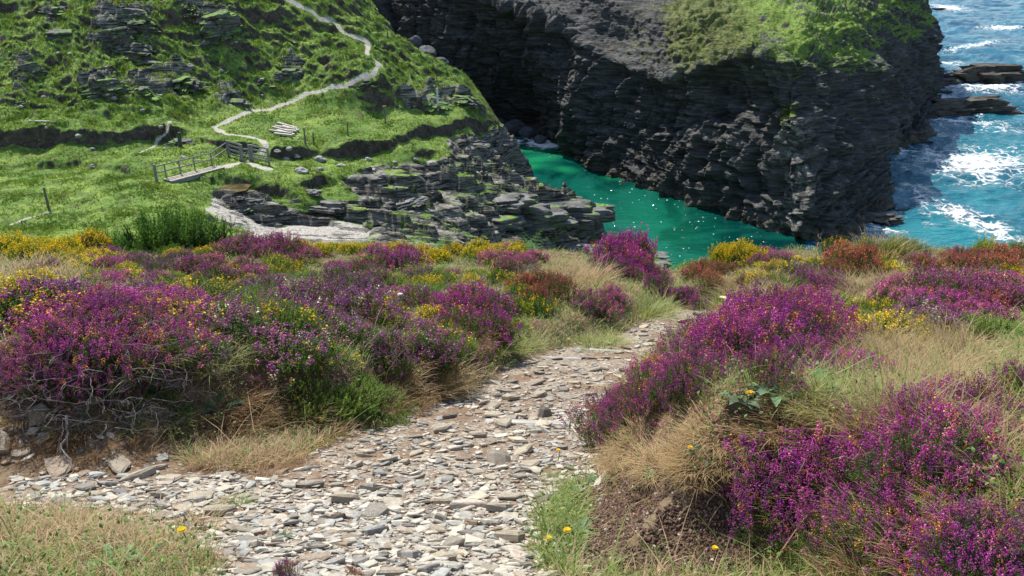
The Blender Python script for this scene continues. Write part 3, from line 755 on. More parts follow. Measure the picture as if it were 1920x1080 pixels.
# ------------------------------------------------------------------ slate shards
def shard(r, thick=.22, n=None):
    n = n or r.integers(5, 8); an = np.sort(np.linspace(0, 2 * np.pi, n, endpoint=False) + r.normal(0, .28, n)); rad = r.uniform(.55, 1.05, n)
    el_ = r.uniform(.55, .95)
    x = np.cos(an) * rad; y = np.sin(an) * rad * el_
    ins = r.uniform(.70, .95, n); tilt = r.normal(0, .06, 2)
    zt = thick * (1 + r.normal(0, .10, n)) + x * tilt[0] + y * tilt[1]
    V = np.concatenate([np.c_[x * .93, y * .93, np.full(n, -thick * .5)], np.c_[x, y, zt * .55], np.c_[x * ins, y * ins, zt], [[0, 0, thick * (1.0 + r.uniform(0, .18))]]])
    F = []
    for k in range(n):
        j = (k + 1) % n
        F += [(k, j, n + j), (k, n + j, n + k), (n + k, n + j, 2 * n + j), (n + k, 2 * n + j, 2 * n + k), (2 * n + k, 2 * n + j, 3 * n)]
    return V, np.array(F)
q = NT('pale_slate'); v = q.obj(); c = q.attr('Col', 'Color'); r_ = q.n('ObjectInfo').outputs['Random']
c = q.mix(1.0, c, q.mix(r_, (.72, .72, .74), (1.12, 1.08, 1.0)), 'MULTIPLY')
f = q.tex(4, 6, .65, q.scl(v, (1, 1, 3))); c = q.mix(1.0, c, q.mix(q.ramp(f, .3, .7), (.72, .70, .68), (1.12, 1.1, 1.08)), 'MULTIPLY')
c = q.mix(q.math('MULTIPLY', q.ramp(q.tex(1.3, 4, .6, v), .56, .68), .55), c, (.24, .17, .11))
M_SLATE = q.done(q.pbr(c, .72, q.bump(q.tex(9, 5, .7, q.scl(v, (1, 1, 4))), .5, .05), spec=.3))
q = NT('slate_chips'); c = q.attr('Col', 'Color'); f = q.tex(60, 4, .6, q.pos())
c = q.mix(1.0, c, q.mix(q.ramp(f, .3, .7), (.72, .72, .72), (1.12, 1.12, 1.12)), 'MULTIPLY')
M_CHIP = q.done(q.pbr(c, .78, q.bump(f, .4, .006), spec=.25))
rs = np.random.default_rng(21)
SH = [shard(rs, th) for th in (.12, .16, .22, .15, .24, .13, .18, .28, .10, .20, .16, .32, .13, .22)]
def slate_cols(r, n):
    base = np.array([(.42, .375, .295), (.37, .345, .29), (.31, .305, .275), (.46, .41, .325), (.28, .205, .14), (.22, .20, .17), (.41, .34, .27)])
    k = r.choice(len(base), n, p=[.26, .22, .14, .2, .07, .06, .05]); return base[k] * r.uniform(.70, 1.10, (n, 1))
def path_points(r, n, pw, margin=.0, ymax=13):
    """random points on the stony path, denser near"""
    X = []; Y = []
    while sum(map(len, X)) < n:
        y = 1.1 * (ymax / 1.1) ** r.random(n * 3); x = r.uniform(-.75, .75, n * 3) * y
        k = (GR.at(x, y, GR.psd) < margin + r.normal(0, .05, n * 3)) & (r.random(n * 3) < (y / 1.1) ** pw)
        X.append(x[k]); Y.append(y[k])
    return np.concatenate(X)[:n], np.concatenate(Y)[:n]
def normal_tilt(X, Y):
    return GR.at(X, Y, ggx), GR.at(X, Y, ggy)
def slope_R(X, Y, rz, tilt, r):
    sx, sy = normal_tilt(X, Y); n = len(X)
    Rz = euler_R(r.normal(0, tilt, n), r.normal(0, tilt, n), rz)
    nrm = np.stack([-sx, -sy, np.ones(n)], -1); nrm /= np.linalg.norm(nrm, axis=1)[:, None]
    ex = np.stack([np.ones(n), np.zeros(n), sx], -1); ex /= np.linalg.norm(ex, axis=1)[:, None]; ey = np.cross(nrm, ex)
    return np.stack([ex, ey, nrm], 2) @ Rz
def chips(name, n, smin, smax, pw, seed, margin):
    r = np.random.default_rng(seed); X, Y = path_points(r, n, pw, margin); mb = MB()
    dn = noise(X * 1.1, Y * 1.1, 0, 301) + .35 * r.normal(size=n); ok = (dn > -.33) & ((r.random(n) < .75) | (X / Y > -.46) | (Y < 2.3)) & ((r.random(n) < .5) | (X / Y > -.20) | (Y < 2.55) | (Y > 3.9)); X = X[ok]; Y = Y[ok]
    st = np.hypot(*normal_tilt(X, Y)); X, Y = X[st < 1.1], Y[st < 1.1]
    pick = r.integers(0, len(SH), len(X)); s = smin * (smax / smin) ** (r.random(len(X)) ** 1.8); cols_ = slate_cols(r, len(X))
    for k, (TV, TF) in enumerate(SH):
        m = pick == k; x, y = X[m], Y[m]
        R = slope_R(x, y, r.uniform(0, 6.28, m.sum()), .15, r) * s[m][:, None, None]
        mb.inst(TV, TF, R, np.stack([x, y, GR.at(x, y) + .1 * s[m]], -1), cols_[m])
    kind(mb.build(name, M_CHIP), 'stuff')
chips('slate_gravel', 26000, .0045, .022, .55, 31, .10)
chips('slate_rubble', 2700, .02, .046, .75, 32, .04)

SH_ME = []
for k, (TV, TF) in enumerate(SH):
    mb = MB(); mb.add(TV, TF, slate_cols(rs, 1)[0]); o = mb.build('slate_shard', M_SLATE); SH_ME.append(o.data); bpy.data.objects.remove(o)
_placed = []
def put_stone(me, x, y, s, rz, tilt=(0, 0), sink=.12, name='slate_shard', zs=1.0):
    o = bpy.data.objects.new(name, me); COL.objects.link(o)
    R = slope_R(np.array([x]), np.array([y]), np.array([rz]), 0, rs)[0] @ euler_R(tilt[0], tilt[1], 0)[0]
    M = Matrix(R.tolist()).to_4x4() @ Matrix.Diagonal((s, s, s * zs, 1)); M.translation = Vector((x, y, float(GR.at(x, y)) + sink * s)); o.matrix_world = M
    _placed.append((x, y, s)); return o
def rock_mesh(seed, n=7, thick=.55, col=(.42, .39, .34)):
    r = np.random.default_rng(seed); V, F = shard(r, thick, n); mb = MB(); mb.add(V, F, col); o = mb.build('rock', M_SLATE); me = o.data; bpy.data.objects.remove(o)
    bm = __import__('bmesh').new(); bm.from_mesh(me)
    __import__('bmesh').ops.bevel(bm, geom=list(bm.edges), offset=.05, segments=2, affect='EDGES', profile=.6); 
    bm.to_mesh(me); bm.free(); return me
specials = [  # px, py, half width px, rz, tilt, thick, colour, label, name
    (938, 862, 30, .5, (-.55, .25), .75, (.43, .38, .31), 'brown wedge of slate standing tilted up in the middle of the path', 'rock'),
    (878, 942, 40, .25, (-.1, .05), .30, (.50, .455, .395), 'broad flat buff slate slab with a dark lower edge, below the tilted wedge', 'slate_slab'),
    (772, 1036, 36, .9, (-.25, .2), .34, (.44, .42, .385), 'large grey slate slab near the bottom edge with a shadowed broken front', 'slate_slab'),
    (800, 1062, 32, .5, (-.3, -.1), .3, (.36, .35, .33), 'rough grey slate slab leaning under the large one at the bottom edge', 'slate_slab'),
    (634, 972, 19, .1, (-.2, .1), .65, (.17, .125, .10), 'small dark brown stone lying on pale shards', 'stone'),
    (410, 878, 19, .95, (-.5, -.2), .26, (.47, .445, .42), 'squarish pale slate tilted on its corner beside the dry grass', 'slate_slab'),
    (185, 936, 23, .2, (-.2, .2), .35, (.36, .38, .38), 'blue-grey slate slab in the shade of the heather bank', 'slate_slab'),
    (1020, 776, 15, .1, (-.3, .3), .9, (.22, .20, .17), 'blocky dark stone at the end of the timber step', 'stone'),
    (850, 838, 19, 0, (-.1, 0), .34, (.46, .44, .40), 'flat pale slate with a shaded front edge, up the path from the wedge', 'slate_slab'),
    (975, 975, 16, .5, (-.2, .1), .35, (.45, .42, .38), 'rounded buff slate at the right verge of the path', 'slate_slab'),
    (700, 928, 18, .3, (-.1, 0), .28, (.50, .47, .42), 'pale diamond-shaped slate left of the broad flat slab', 'slate_slab'),
    (345, 960, 20, 0, (-.1, 0), .24, (.44, .42, .385), 'long pale slate at the edge of the dry grass', 'slate_slab'),
    (525, 1032, 19, .7, (0, .1), .22, (.56, .545, .52), 'whitish slate flake beside the little heather sprig', 'slate_slab'),
    (460, 972, 19, .1, (-.1, .05), .24, (.46, .45, .42), 'oval pale slate left of the dark brown stone', 'slate_slab'),
    (588, 1003, 21, .6, (-.2, 0), .24, (.44, .455, .44), 'greenish grey slate just above the heather sprig', 'slate_slab'),
    (1035, 905, 14, .3, (-.1, 0), .3, (.46, .45, .43), 'pale slate against the green verge on the right', 'slate_slab')]
for k, (px, py, hw, rz, ti, th, colr, lab, nm) in enumerate(specials):
    p = GR.hit(px, py + hw * .25)[0]; s = hw * p[1] / .93 / F_PX * 1.15
    o = put_stone(rock_mesh(400 + k, 6 + k % 3, th * (.95 if th > .5 else .75), colr), p[0], p[1], s, rz, ti, .10, nm); tag(o, lab, 'slate' if 'sl' in nm else 'stone')
r = np.random.default_rng(41); n_st = 0; tries = 0
while n_st < 262 and tries < 30000:
    tries += 1
    X, Y = path_points(r, 1, .65, -.06, 9.0); x, y = float(X[0]), float(Y[0])
    if -.45 < x / y < -.2 and 2.55 < y < 3.9 and r.random() < .55: continue
    if np.hypot(*normal_tilt(x, y)) > 1.0: continue
    s = .026 * (3.0 ** r.random() ** 1.3) * (.8 + .12 * y)
    if any((x - a) ** 2 + (y - b) ** 2 < (.75 * (s + c)) ** 2 for a, b, c in _placed): continue
    o = put_stone(SH_ME[r.integers(len(SH_ME))], x, y, s, r.uniform(0, 6.28), tuple(r.normal(0, .13, 2)), .08)
    if x < -.9 * y * .55 and y > 2.1: tag(o, 'flat slate shard strewn on the shaded ground under the left heather bank', 'slate', 'slate shards in the shade of the bank')
    elif y > 4: tag(o, 'flat pale slate shard on the upper narrow stretch of the path', 'slate', 'slate shards on the upper path')
    else: tag(o, 'flat pale slate shard strewn on the broad near stretch of the path', 'slate', 'slate shards on the near path')
    n_st += 1
# crumbs of soil on the bare bank face
def crumbs(n):
    r = np.random.default_rng(55); p = GR.hit(r.uniform(1090, 1430, n), r.uniform(880, 1090, n)); X, Y = p[:, 0], p[:, 1] + r.normal(0, .01, n)
    s = .0021 * 4 ** r.random(n) ** 1.5; brown = np.array((.110, .066, .044)); colr = brown * r.uniform(.6, 1.6, (n, 1)); pale = r.random(n) < .06; colr[pale] = np.array((.36, .29, .22)) * r.uniform(.6, 1.2, (pale.sum(), 1))
    mb = MB(); pick = r.integers(0, 6, n)
    for k in range(6):
        m = pick == k; TV, TF = shard(np.random.default_rng(60 + k), .7, 5)
        mb.inst(TV, TF, euler_R(r.uniform(-1, 1, m.sum()), r.uniform(-1, 1, m.sum()), r.uniform(0, 6, m.sum())) * s[m][:, None, None], np.stack([X[m], Y[m], GR.at(X[m], Y[m])], -1), colr[m])
    kind(mb.build('soil_crumbs', M_CHIP), 'stuff')
crumbs(13000)

# ================================================================== PLANTS
def norm(v): return v / (np.linalg.norm(v, axis=-1, keepdims=True) + 1e-9)
def axis_R(d, spin):
    d = norm(np.asarray(d, float)); up = np.where(np.abs(d[:, 2:3]) > .95, np.array([[1., 0, 0]]), np.array([[0, 0, 1.]]))
    s = norm(np.cross(up, d)); u = np.cross(d, s)
    c, sn = np.cos(spin)[:, None], np.sin(spin)[:, None]
    return np.stack([s * c + u * sn, -s * sn + u * c, d], 2)
BELL_V = np.array([(0, 0, 0), (.45, 0, .5), (0, .45, .5), (-.45, 0, .5), (0, -.45, .5), (0, 0, 1.15)]) * np.array([1, 1, 1.])
BELL_F = np.array([(0, 2, 1), (0, 3, 2), (0, 4, 3), (0, 1, 4), (5, 1, 2), (5, 2, 3), (5, 3, 4), (5, 4, 1)])
BELL_C = np.array([(.75, .75, .75), (1, 1, 1), (1, 1, 1), (1, 1, 1), (1, 1, 1), (1.15, 1.1, 1.15)])
NEEDLE_V = np.array([(-.09, 0, 0), (.09, 0, 0), (0, .05, 1.0)]); NEEDLE_F = np.array([(0, 1, 2)])
M_LEAF = leafy('small_green_leaves', .3); M_PETAL = leafy('heather_bells', .5, .55, .012, .22); M_YELLOW = leafy('yellow_petals', .3, .5, .008, .12)
M_GRASS = leafy('dry_and_green_blades', .42, .55, 0, 0); M_TWIG = m_color('woody_stems', .85, 18, .4, .004)

def dome_shoots(r, n, R, Hh, low=.12):
    """shoot bases and tips filling a dome"""
    an = r.uniform(0, 2 * np.pi, n); rr = np.sqrt(r.random(n)); prof = np.sqrt(np.maximum(0, 1 - rr ** 2.2)) * .85 + .15
    irr = 1 + .22 * np.sin(an * 3 + r.uniform(0, 6)) + .12 * np.sin(an * 5 + r.uniform(0, 6))
    tip = np.stack([np.cos(an) * rr * R * irr, np.sin(an) * rr * R * irr, Hh * prof * r.uniform(.78, 1.12, n)], -1)
    base = np.stack([tip[:, 0] * .55, tip[:, 1] * .55, np.full(n, -.02)], -1) + r.normal(0, .02, (n, 3))
    d = norm(norm(tip - base * .9) + np.array([0, 0, .5]) + r.normal(0, .22, (n, 3)))
    return base, tip, d
def stems_mb(mb, r, base, tip, rad, colr):
    """thin three-sided bent stems"""
    n = len(base); mid = (base + tip) / 2 + r.normal(0, .012, (n, 3)); an = np.array([0, 2.094, 4.189]); ring = np.stack([np.cos(an), np.sin(an), 0 * an], -1) * rad
    V = np.concatenate([base[:, None] + ring, mid[:, None] + ring * .8, tip[:, None] + ring * .5], 1)      # n,9,3
    F = []
    for s in range(2):
        for k in range(3): F.append((s * 3 + k, s * 3 + (k + 1) % 3, s * 3 + 3 + (k + 1) % 3, s * 3 + 3 + k))
    F = (np.array(F)[None] + (np.arange(n) * 9)[:, None, None]).reshape(-1, 4)
    mb.add(V.reshape(-1, 3), F, np.repeat(np.asarray(colr) * r.uniform(.7, 1.3, (n, 1)), 9, 0))

def heather(seed, hi, pal, R=.30, Hh=.27, dens=1.0, flower=.66):
    r = np.random.default_rng(seed); n = int((230 if hi else 190) * dens)
    base, tip, d = dome_shoots(r, n, R, Hh)
    gm = MB(); st = MB(); stems_mb(st, r, base, tip, .0016, (.13, .09, .065))
    fl = r.random(n) < flower
    L = r.uniform(.05, .095, n) * np.where(fl, 1, .7)
    # needle leaves along every shoot
    k = 34 if hi else 20
    t = r.random((n, k)) ** .8; pos = tip[:, None] - d[:, None] * (t * .13)[..., None] + r.normal(0, .004, (n, k, 3)); pos = pos.reshape(-1, 3)
    dd = norm(np.repeat(d, k, 0) * .7 + r.normal(0, .6, (n * k, 3))); sc = r.uniform(.010, .020, n * k) * (1 if hi else 1.5)
    g = np.array((.080, .140, .030)) * r.uniform(.6, 1.5, (n * k, 1)); br = r.random(n * k) < .14; g[br] = np.array((.15, .09, .04)) * r.uniform(.7, 1.2, (br.sum(), 1))
    gm.inst(NEEDLE_V * np.array([1.6 if hi else 2.2, 1, 1]), NEEDLE_F, axis_R(dd, r.uniform(0, 6, n * k)) * sc[:, None, None], pos, g)
    fm_ = MB()
    kb = 22 if hi else 11; bs = (.0078 if hi else .0122)
    idx = np.where(fl)[0]; m = len(idx)
    t = r.random((m, kb)); an = r.uniform(0, 6.28, (m, kb))
    A = axis_R(d[idx], r.uniform(0, 6, m))
    rad = (.010 * (1 - .45 * t)) * r.uniform(.7, 1.25, (m, kb))
    loc = tip[idx][:, None] + (t * L[idx][:, None])[..., None] * d[idx][:, None] - d[idx][:, None] * .02 + A[:, :, 0][:, None] * (np.cos(an) * rad)[..., None] + A[:, :, 1][:, None] * (np.sin(an) * rad)[..., None]
    out = A[:, :, 0][:, None] * np.cos(an)[..., None] + A[:, :, 1][:, None] * np.sin(an)[..., None] - .25 * d[idx][:, None] + r.normal(0, .2, (m, kb, 3))
    pal = np.array(pal); pk = r.choice(len(pal), m, p=[.42, .22, .15, .09, .12]); cs = pal[pk][:, None] * r.uniform(.72, 1.3, (m, kb, 1))
    odd = r.random((m, kb)); cs = np.where((odd < .05)[..., None], np.array((.40, .12, .035)) * r.uniform(.6, 1.1, (m, kb, 1)), cs); cs = np.where((odd > .88)[..., None], cs * np.array((1.5, 3.2, 1.5)), cs)
    fm_.inst(BELL_V, BELL_F, axis_R(out.reshape(-1, 3), r.uniform(0, 6, m * kb)) * (bs * r.uniform(.75, 1.25, m * kb))[:, None, None], loc.reshape(-1, 3), cs.reshape(-1, 3), BELL_C)
    top = gm.build('heather_bush', M_LEAF); st.build('stems', M_TWIG, top); fm_.build('flowers', M_PETAL, top)
    return top
PURPLE = [(.355, .042, .290), (.430, .070, .315), (.270, .030, .265), (.500, .140, .320), (.43, .15, .07)]
PINK = [(.420, .100, .240), (.480, .140, .275), (.350, .070, .240), (.52, .24, .30), (.42, .20, .10)]
RUST = [(.400, .105, .120), (.430, .130, .105), (.360, .075, .170), (.46, .20, .12), (.34, .14, .06)]
DULL = [(.260, .070, .215), (.300, .090, .230), (.215, .055, .190), (.33, .19, .22), (.28, .15, .09)]

def gorse(seed, flowers, R=.30, Hh=.26, green=(.105, .185, .026), dens=1.0, spike=1.0, ns=1.0):
    r = np.random.default_rng(seed); n = int(200 * dens); base, tip, d = dome_shoots(r, n, R, Hh); d = norm(d + np.array([0, 0, .25]))
    gm = MB(); st = MB(); stems_mb(st, r, base, tip + d * .05 * spike, .0022, (.09, .10, .045))
    k = 46; t = r.random((n, k)); pos = tip[:, None] + d[:, None] * ((t - .6) * .16 * spike)[..., None]; dd = norm(np.repeat(d, k, 0) * .55 + r.normal(0, .75, (n * k, 3)))
    taper = (1.15 - .75 * t).reshape(-1); g = np.array(green) * r.uniform(.65, 1.4, (n, 1, 1)) * np.ones((n, k, 1)); g = g * (.75 + .55 * t[..., None]) + np.array((.03, .028, 0)) * t[..., None]
    gm.inst(NEEDLE_V * np.array([1.4, 1, 1]), NEEDLE_F, axis_R(dd, r.uniform(0, 6, n * k)) * (.026 * ns * taper * r.uniform(.7, 1.2, n * k))[:, None, None], pos.reshape(-1, 3), g.reshape(-1, 3))
    top = gm.build('gorse_bush', M_LEAF); st.build('stems', M_TWIG, top)
    if flowers > 0:
        m = int(n * flowers); idx = r.choice(n, m, replace=False); kb = 9; fm_ = MB()
        t = r.random((m, kb)); loc = tip[idx][:, None] + d[idx][:, None] * (t * .09 - .02)[..., None] + r.normal(0, .011, (m, kb, 3))
        PV = np.array([(-.35, 0, 0), (.35, 0, 0), (.55, .15, .75), (0, .35, 1.1), (-.55, .15, .75), (-.2, -.35, .1), (.2, -.35, .1), (0, -.55, .7)]); PF = np.array([(0, 1, 2), (0, 2, 3), (0, 3, 4), (5, 6, 7)])
        cs = np.array([(.80, .52, .008), (.86, .60, .016), (.68, .40, .008)])[r.integers(0, 3, m * kb)] * r.uniform(.8, 1.15, (m * kb, 1))
        fm_.inst(PV, PF, axis_R((np.repeat(d[idx], kb, 0) * .6 + r.normal(0, .7, (m * kb, 3))), r.uniform(0, 6, m * kb)) * (.0115 * r.uniform(.75, 1.25, m * kb))[:, None, None], loc.reshape(-1, 3), cs)
        fm_.build('flowers', M_YELLOW, top)
    return top

def blades(r, n, pos, h, lean, width, colr, mb, droop=.5, az=None):
    """curved grass blades: 7 vertices, 5 triangles each"""
    az = r.uniform(0, 6.28, n) if az is None else az
    dx, dy = np.cos(az), np.sin(az); sx, sy = -dy, dx
    t = np.array([0, .38, .74, 1.0]); wv = np.array([1, .85, .5, 0])
    out = lean[:, None] * h[:, None] * t ** 1.8; up = h[:, None] * (t - droop * np.minimum(lean, 1.4)[:, None] * .5 * t ** 2.5)
    C = np.stack([pos[:, 0:1] + dx[:, None] * out, pos[:, 1:2] + dy[:, None] * out, pos[:, 2:3] + up], -1)
    S = np.stack([sx, sy, 0 * sx], -1)[:, None] * (width[:, None] * wv / 2)[..., None]
    A = C - S; B = C + S
    V = np.stack([A[:, 0], B[:, 0], A[:, 1], B[:, 1], A[:, 2], B[:, 2], C[:, 3]], 1)
    T = np.array([(0, 1, 3), (0, 3, 2), (2, 3, 5), (2, 5, 4), (4, 5, 6)])
    F = (T[None] + (np.arange(n) * 7)[:, None, None]).reshape(-1, 3)
    g = np.array([.6, .6, .9, .9, 1.05, 1.05, 1.15])[None, :, None] * 0 + 1.0
    mb.add(V.reshape(-1, 3), F, (colr[:, None] * g * np.ones((1, 7, 1))).reshape(-1, 3))

def tussock(seed, colA, colB, n=260, R=.16, Hh=.19):
    r = np.random.default_rng(seed); an = r.uniform(0, 6.28, n); rr = np.sqrt(r.random(n)) * R
    pos = np.stack([np.cos(an) * rr, np.sin(an) * rr, np.full(n, -.015)], -1); mb = MB(); m = r.random((n, 1))
    blades(r, n, pos, Hh * r.uniform(.5, 1.15, n), .35 + .9 * rr / R + r.normal(0, .2, n), r.uniform(.0028, .0055, n), (np.array(colA) * m + np.array(colB) * (1 - m)) * r.uniform(.75, 1.25, (n, 1)), mb, .6, an + r.normal(0, .6, n))
    return mb.build('grass_tussock', M_GRASS)

def place(proto, px, py, w_px, label, cat, group=None, zs=1.0, rz=None, sink=0.0, first=set()):
    """stand a copy of a plant where the sight line meets the ground; w_px = its half width in the photograph"""
    p = GR.hit(px, py)[0]
    R0 = proto['R0']; s = w_px * (p[1] * CP - p[2] * SP) / F_PX / R0
    if proto.name in first: o = copy_tree(proto)
    else: o = proto; first.add(proto.name)
    o.location = (p[0], p[1], p[2] - sink); o.rotation_euler = (rng.normal(0, .06), rng.normal(0, .06), rng.uniform(0, 6.28) if rz is None else rz); o.scale = (s, s, s * zs)
    if 'tuss' not in o.name: BUSHES.append((p[0], p[1], s * R0))
    tag(o, label, cat, group); return o
BUSHES = []
def protos(f, n, R0, *a, **k):
    L = [f(900 + 17 * i + hash_(a) % 97, *a, **k) for i in range(n)]
    for o in L: o['R0'] = R0
    return L
def hash_(a): return sum(ord(ch) * (i + 1) for i, ch in enumerate(repr(a)))
far_ = lambda L: [tuple(min(.62, c * 1.22 + .012) for c in t) for t in L]
HP_hi = protos(heather, 5, .30, True, [tuple(c * q_ for c, q_ in zip(t, (1.0, 1.15, .92))) for t in PURPLE]); HP = protos(heather, 5, .30, False, [tuple(c * 1.06 for c in t) for t in PURPLE])
HK = protos(heather, 4, .30, False, [(a, b * .9, c * 1.15) for a, b, c in PINK], flower=.68); HR = protos(heather, 3, .30, False, RUST, flower=.8); HD = protos(heather, 4, .30, False, far_(DULL), flower=.6)
GF = protos(gorse, 4, .30, .62); GS = protos(gorse, 3, .30, .15); GG = protos(gorse, 3, .30, 0, green=(.150, .225, .030), dens=.85); GD = protos(gorse, 2, .30, 0, green=(.060, .130, .024), spike=1.5, dens=.40, ns=1.9)
TD = protos(tussock, 3, .16, (.44, .33, .17), (.32, .23, .11)); TB = protos(tussock, 2, .16, (.34, .21, .10), (.24, .145, .07)); TG = protos(tussock, 3, .16, (.20, .27, .065), (.38, .36, .14))
prng = np.random.default_rng(5)
used_protos = []
def patch(kind_, cx, cy, rx, ry, n, w_px, label, group=None, zs=1.0, ang=0):
    """n plants over an ellipse of the photograph (where their tops show)"""
    P = {'purple_hi': HP_hi, 'purple': HP, 'pink': HK, 'rust': HR, 'dull': HD, 'gorse': GF, 'gorse_some': GS, 'gorse_green': GG, 'gorse_dark': GD, 'dry': TD, 'brown': TB, 'green': TG}[kind_]
    cat = 'heather' if kind_ in ('purple_hi', 'purple', 'pink', 'rust', 'dull') else 'gorse' if 'gorse' in kind_ else 'grass tussock'
    ca, sa = math.cos(math.radians(ang)), math.sin(math.radians(ang)); got = []
    for i in range(n):
        best = None
        for _ in range(14):
            a = prng.uniform(0, 6.28); q_ = math.sqrt(prng.random()) if n > 1 else 0
            u, v = q_ * math.cos(a) * rx, q_ * math.sin(a) * ry; x, y = cx + u * ca - v * sa, cy + u * sa + v * ca
            dmin = min([math.hypot((x - g[0]) / rx, (y - g[1]) / ry) for g in got] or [9])
            if best is None or dmin > best[0]: best = (dmin, x, y)
        got.append(best[1:])
    for x, y in got:
        s = w_px * prng.uniform(.82, 1.2)
        place(P[prng.integers(len(P))], x, y + s * .42, s, label, cat, group if n > 1 else None, zs * prng.uniform(.88, 1.12), sink=.01)
# ------------------------------------------------------------------ left bank
G_ = lambda s: s
patch('purple_hi', 200, 622, 165, 50, 13, 74, 'purple heather bush in the big clump overhanging the shaded stones on the left', 'heather over the shaded stones', .85, -6)
patch('pink', 190, 600, 130, 26, 5, 56, 'rosy heather bush mixed into the overhanging purple clump on the left', 'rosy heather in the left clump', 1.0, -6)
patch('purple', 290, 575, 100, 22, 6, 52, 'purple heather bush along the back of the overhanging clump on the left', 'heather at the back of the left clump', 1.0)
patch('purple_hi', 160, 705, 120, 22, 5, 50, 'purple heather spilling down the front of the overhanging clump', 'heather spilling down the bank', .85)
patch('purple_hi', 70, 690, 40, 26, 3, 52, 'purple heather bush at the left edge above bare grey twigs', 'heather at the left edge', .8)
patch('dull', 600, 600, 95, 45, 7, 62, 'dull purple heather bush threaded with grey stems and dry grass, left of the path', 'dull heather left of the path')
patch('dull', 760, 655, 60, 24, 4, 54, 'dark purple heather bush on the slope just below the round vivid bush', 'heather below the round bush')
patch('purple', 885, 590, 52, 34, 6, 50, 'vivid purple heather in the round bush left of the path bend', 'round heather bush at the path bend', 1.15)
patch('purple', 850, 655, 40, 20, 3, 36, 'purple heather with yellow flowers below the round bush at the bend', 'heather under the round bush', .8)
patch('dull', 450, 690, 40, 30, 2, 26, 'few purple heather sprigs in dead stems above the big-leaved plant', 'sprigs above the leafy plant')
patch('purple', 1155, 492, 42, 20, 6, 38, 'vivid purple heather in the tall mound against the green water', 'heather mound against the water', 1.5)
patch('purple', 1225, 530, 60, 14, 5, 30, 'purple heather trailing right from the tall mound towards the path end', 'heather trailing to the path end', 1.1, 22)
patch('purple', 1300, 560, 28, 8, 3, 24, 'purple heather just above the far end of the path', 'heather above the path end', 1.1, 25)
patch('pink', 965, 490, 45, 14, 5, 32, 'pink heather bush among yellow gorse left of the tall mound', 'pink heather in the gorse')
patch('rust', 1020, 545, 45, 22, 5, 34, 'reddish heather bush with a dark shaded foot left of the path end', 'reddish heather near the path end', 1.2)
patch('pink', 1130, 568, 55, 16, 5, 30, 'pinkish purple heather in dry grass above the path bend', 'pink heather in dry grass', 1.0)
patch('pink', 480, 462, 60, 12, 7, 36, 'pink heather bush on the crest in front of the pale gravel', 'pink heather on the crest')
patch('purple', 545, 478, 35, 12, 4, 30, 'bright purple heather bush between yellow gorse on the crest', 'heather between crest gorse')
patch('dull', 320, 490, 60, 12, 5, 32, 'purple heather tuft in front of the dark green gorse', 'heather below the dark gorse')
patch('purple', 215, 488, 26, 10, 3, 28, 'purple heather beside the yellow gorse at the far left', 'heather beside the far left gorse')
patch('purple', 155, 452, 22, 8, 2, 28, 'purple heather at the crest between yellow gorse at the far left', 'heather between the left gorse')
patch('pink', 430, 505, 70, 16, 5, 40, 'pale pink heather among dry stems below the crest', 'pale heather below the crest')
patch('dull', 660, 540, 70, 22, 5, 44, 'faded heather bush in mixed grass in the middle of the left bank', 'faded heather mid bank')
patch('purple', 735, 482, 38, 14, 4, 34, 'dark purple heather cut by shade on the crest behind the gorse', 'dark heather on the crest')
patch('dull', 740, 570, 50, 20, 3, 44, 'grey-purple heather left of the round vivid bush', 'grey-purple heather')
patch('pink', 640, 500, 40, 10, 3, 28, 'pinkish heather tuft behind the mixed grass of the left bank', 'pinkish tufts mid bank')
patch('gorse', 95, 458, 80, 18, 12, 34, 'yellow gorse bush in bloom on the crest at the far left', 'blooming gorse at the far left')
patch('gorse', 170, 485, 50, 10, 4, 28, 'yellow gorse in bloom just below the crest at the far left', 'gorse just below the left crest', .9)
patch('gorse', 620, 462, 60, 10, 5, 24, 'yellow gorse bush in bloom on the crest before the stream gravel', 'gorse before the stream gravel')
patch('gorse', 720, 466, 50, 10, 4, 22, 'yellow gorse bush in bloom on the crest left of the ferns', 'gorse left of the ferns')
patch('gorse', 830, 474, 60, 8, 4, 22, 'yellow gorse in bloom in front of the ferns on the crest', 'gorse in front of the ferns')
patch('gorse', 945, 468, 55, 8, 5, 22, 'yellow gorse in bloom in front of the dark rock shelf', 'gorse before the rock shelf')
patch('gorse_some', 520, 508, 30, 16, 3, 30, 'orange-yellow gorse bush standing alone below the crest', 'lone orange-yellow gorse')
patch('gorse_some', 250, 520, 90, 14, 6, 34, 'low gorse with scattered yellow flowers behind the purple clump', 'gorse behind the left clump', .7)
patch('gorse_some', 370, 555, 34, 16, 3, 36, 'green gorse with few yellow flowers at the right of the purple clump', 'gorse right of the left clump', .8)
patch('gorse_some', 430, 525, 60, 14, 4, 34, 'yellow-green low gorse in the middle of the left bank', 'low gorse mid bank', .7)
patch('gorse_green', 620, 735, 85, 30, 8, 60, 'bright green gorse cushion above the near left edge of the path', 'green gorse by the path', .55)
patch('gorse_green', 720, 770, 40, 16, 3, 40, 'green gorse cushion trailing over the path edge', 'green gorse over the path edge', .5)
patch('gorse_some', 985, 570, 36, 16, 3, 34, 'green gorse with yellow specks between round and reddish heather', 'gorse between two heathers')
patch('gorse_some', 830, 620, 40, 10, 3, 28, 'green gorse with yellow flowers below the round heather bush', 'gorse below the round heather', .7)
patch('gorse_green', 790, 530, 50, 16, 4, 34, 'mixed green scrub left of the reddish heather', 'green scrub mid bank', .8)
patch('gorse_dark', 330, 428, 50, 8, 4, 74, 'tall dark green spiky gorse rising above the crest before the footbridge', 'dark gorse on the crest', 1.15)
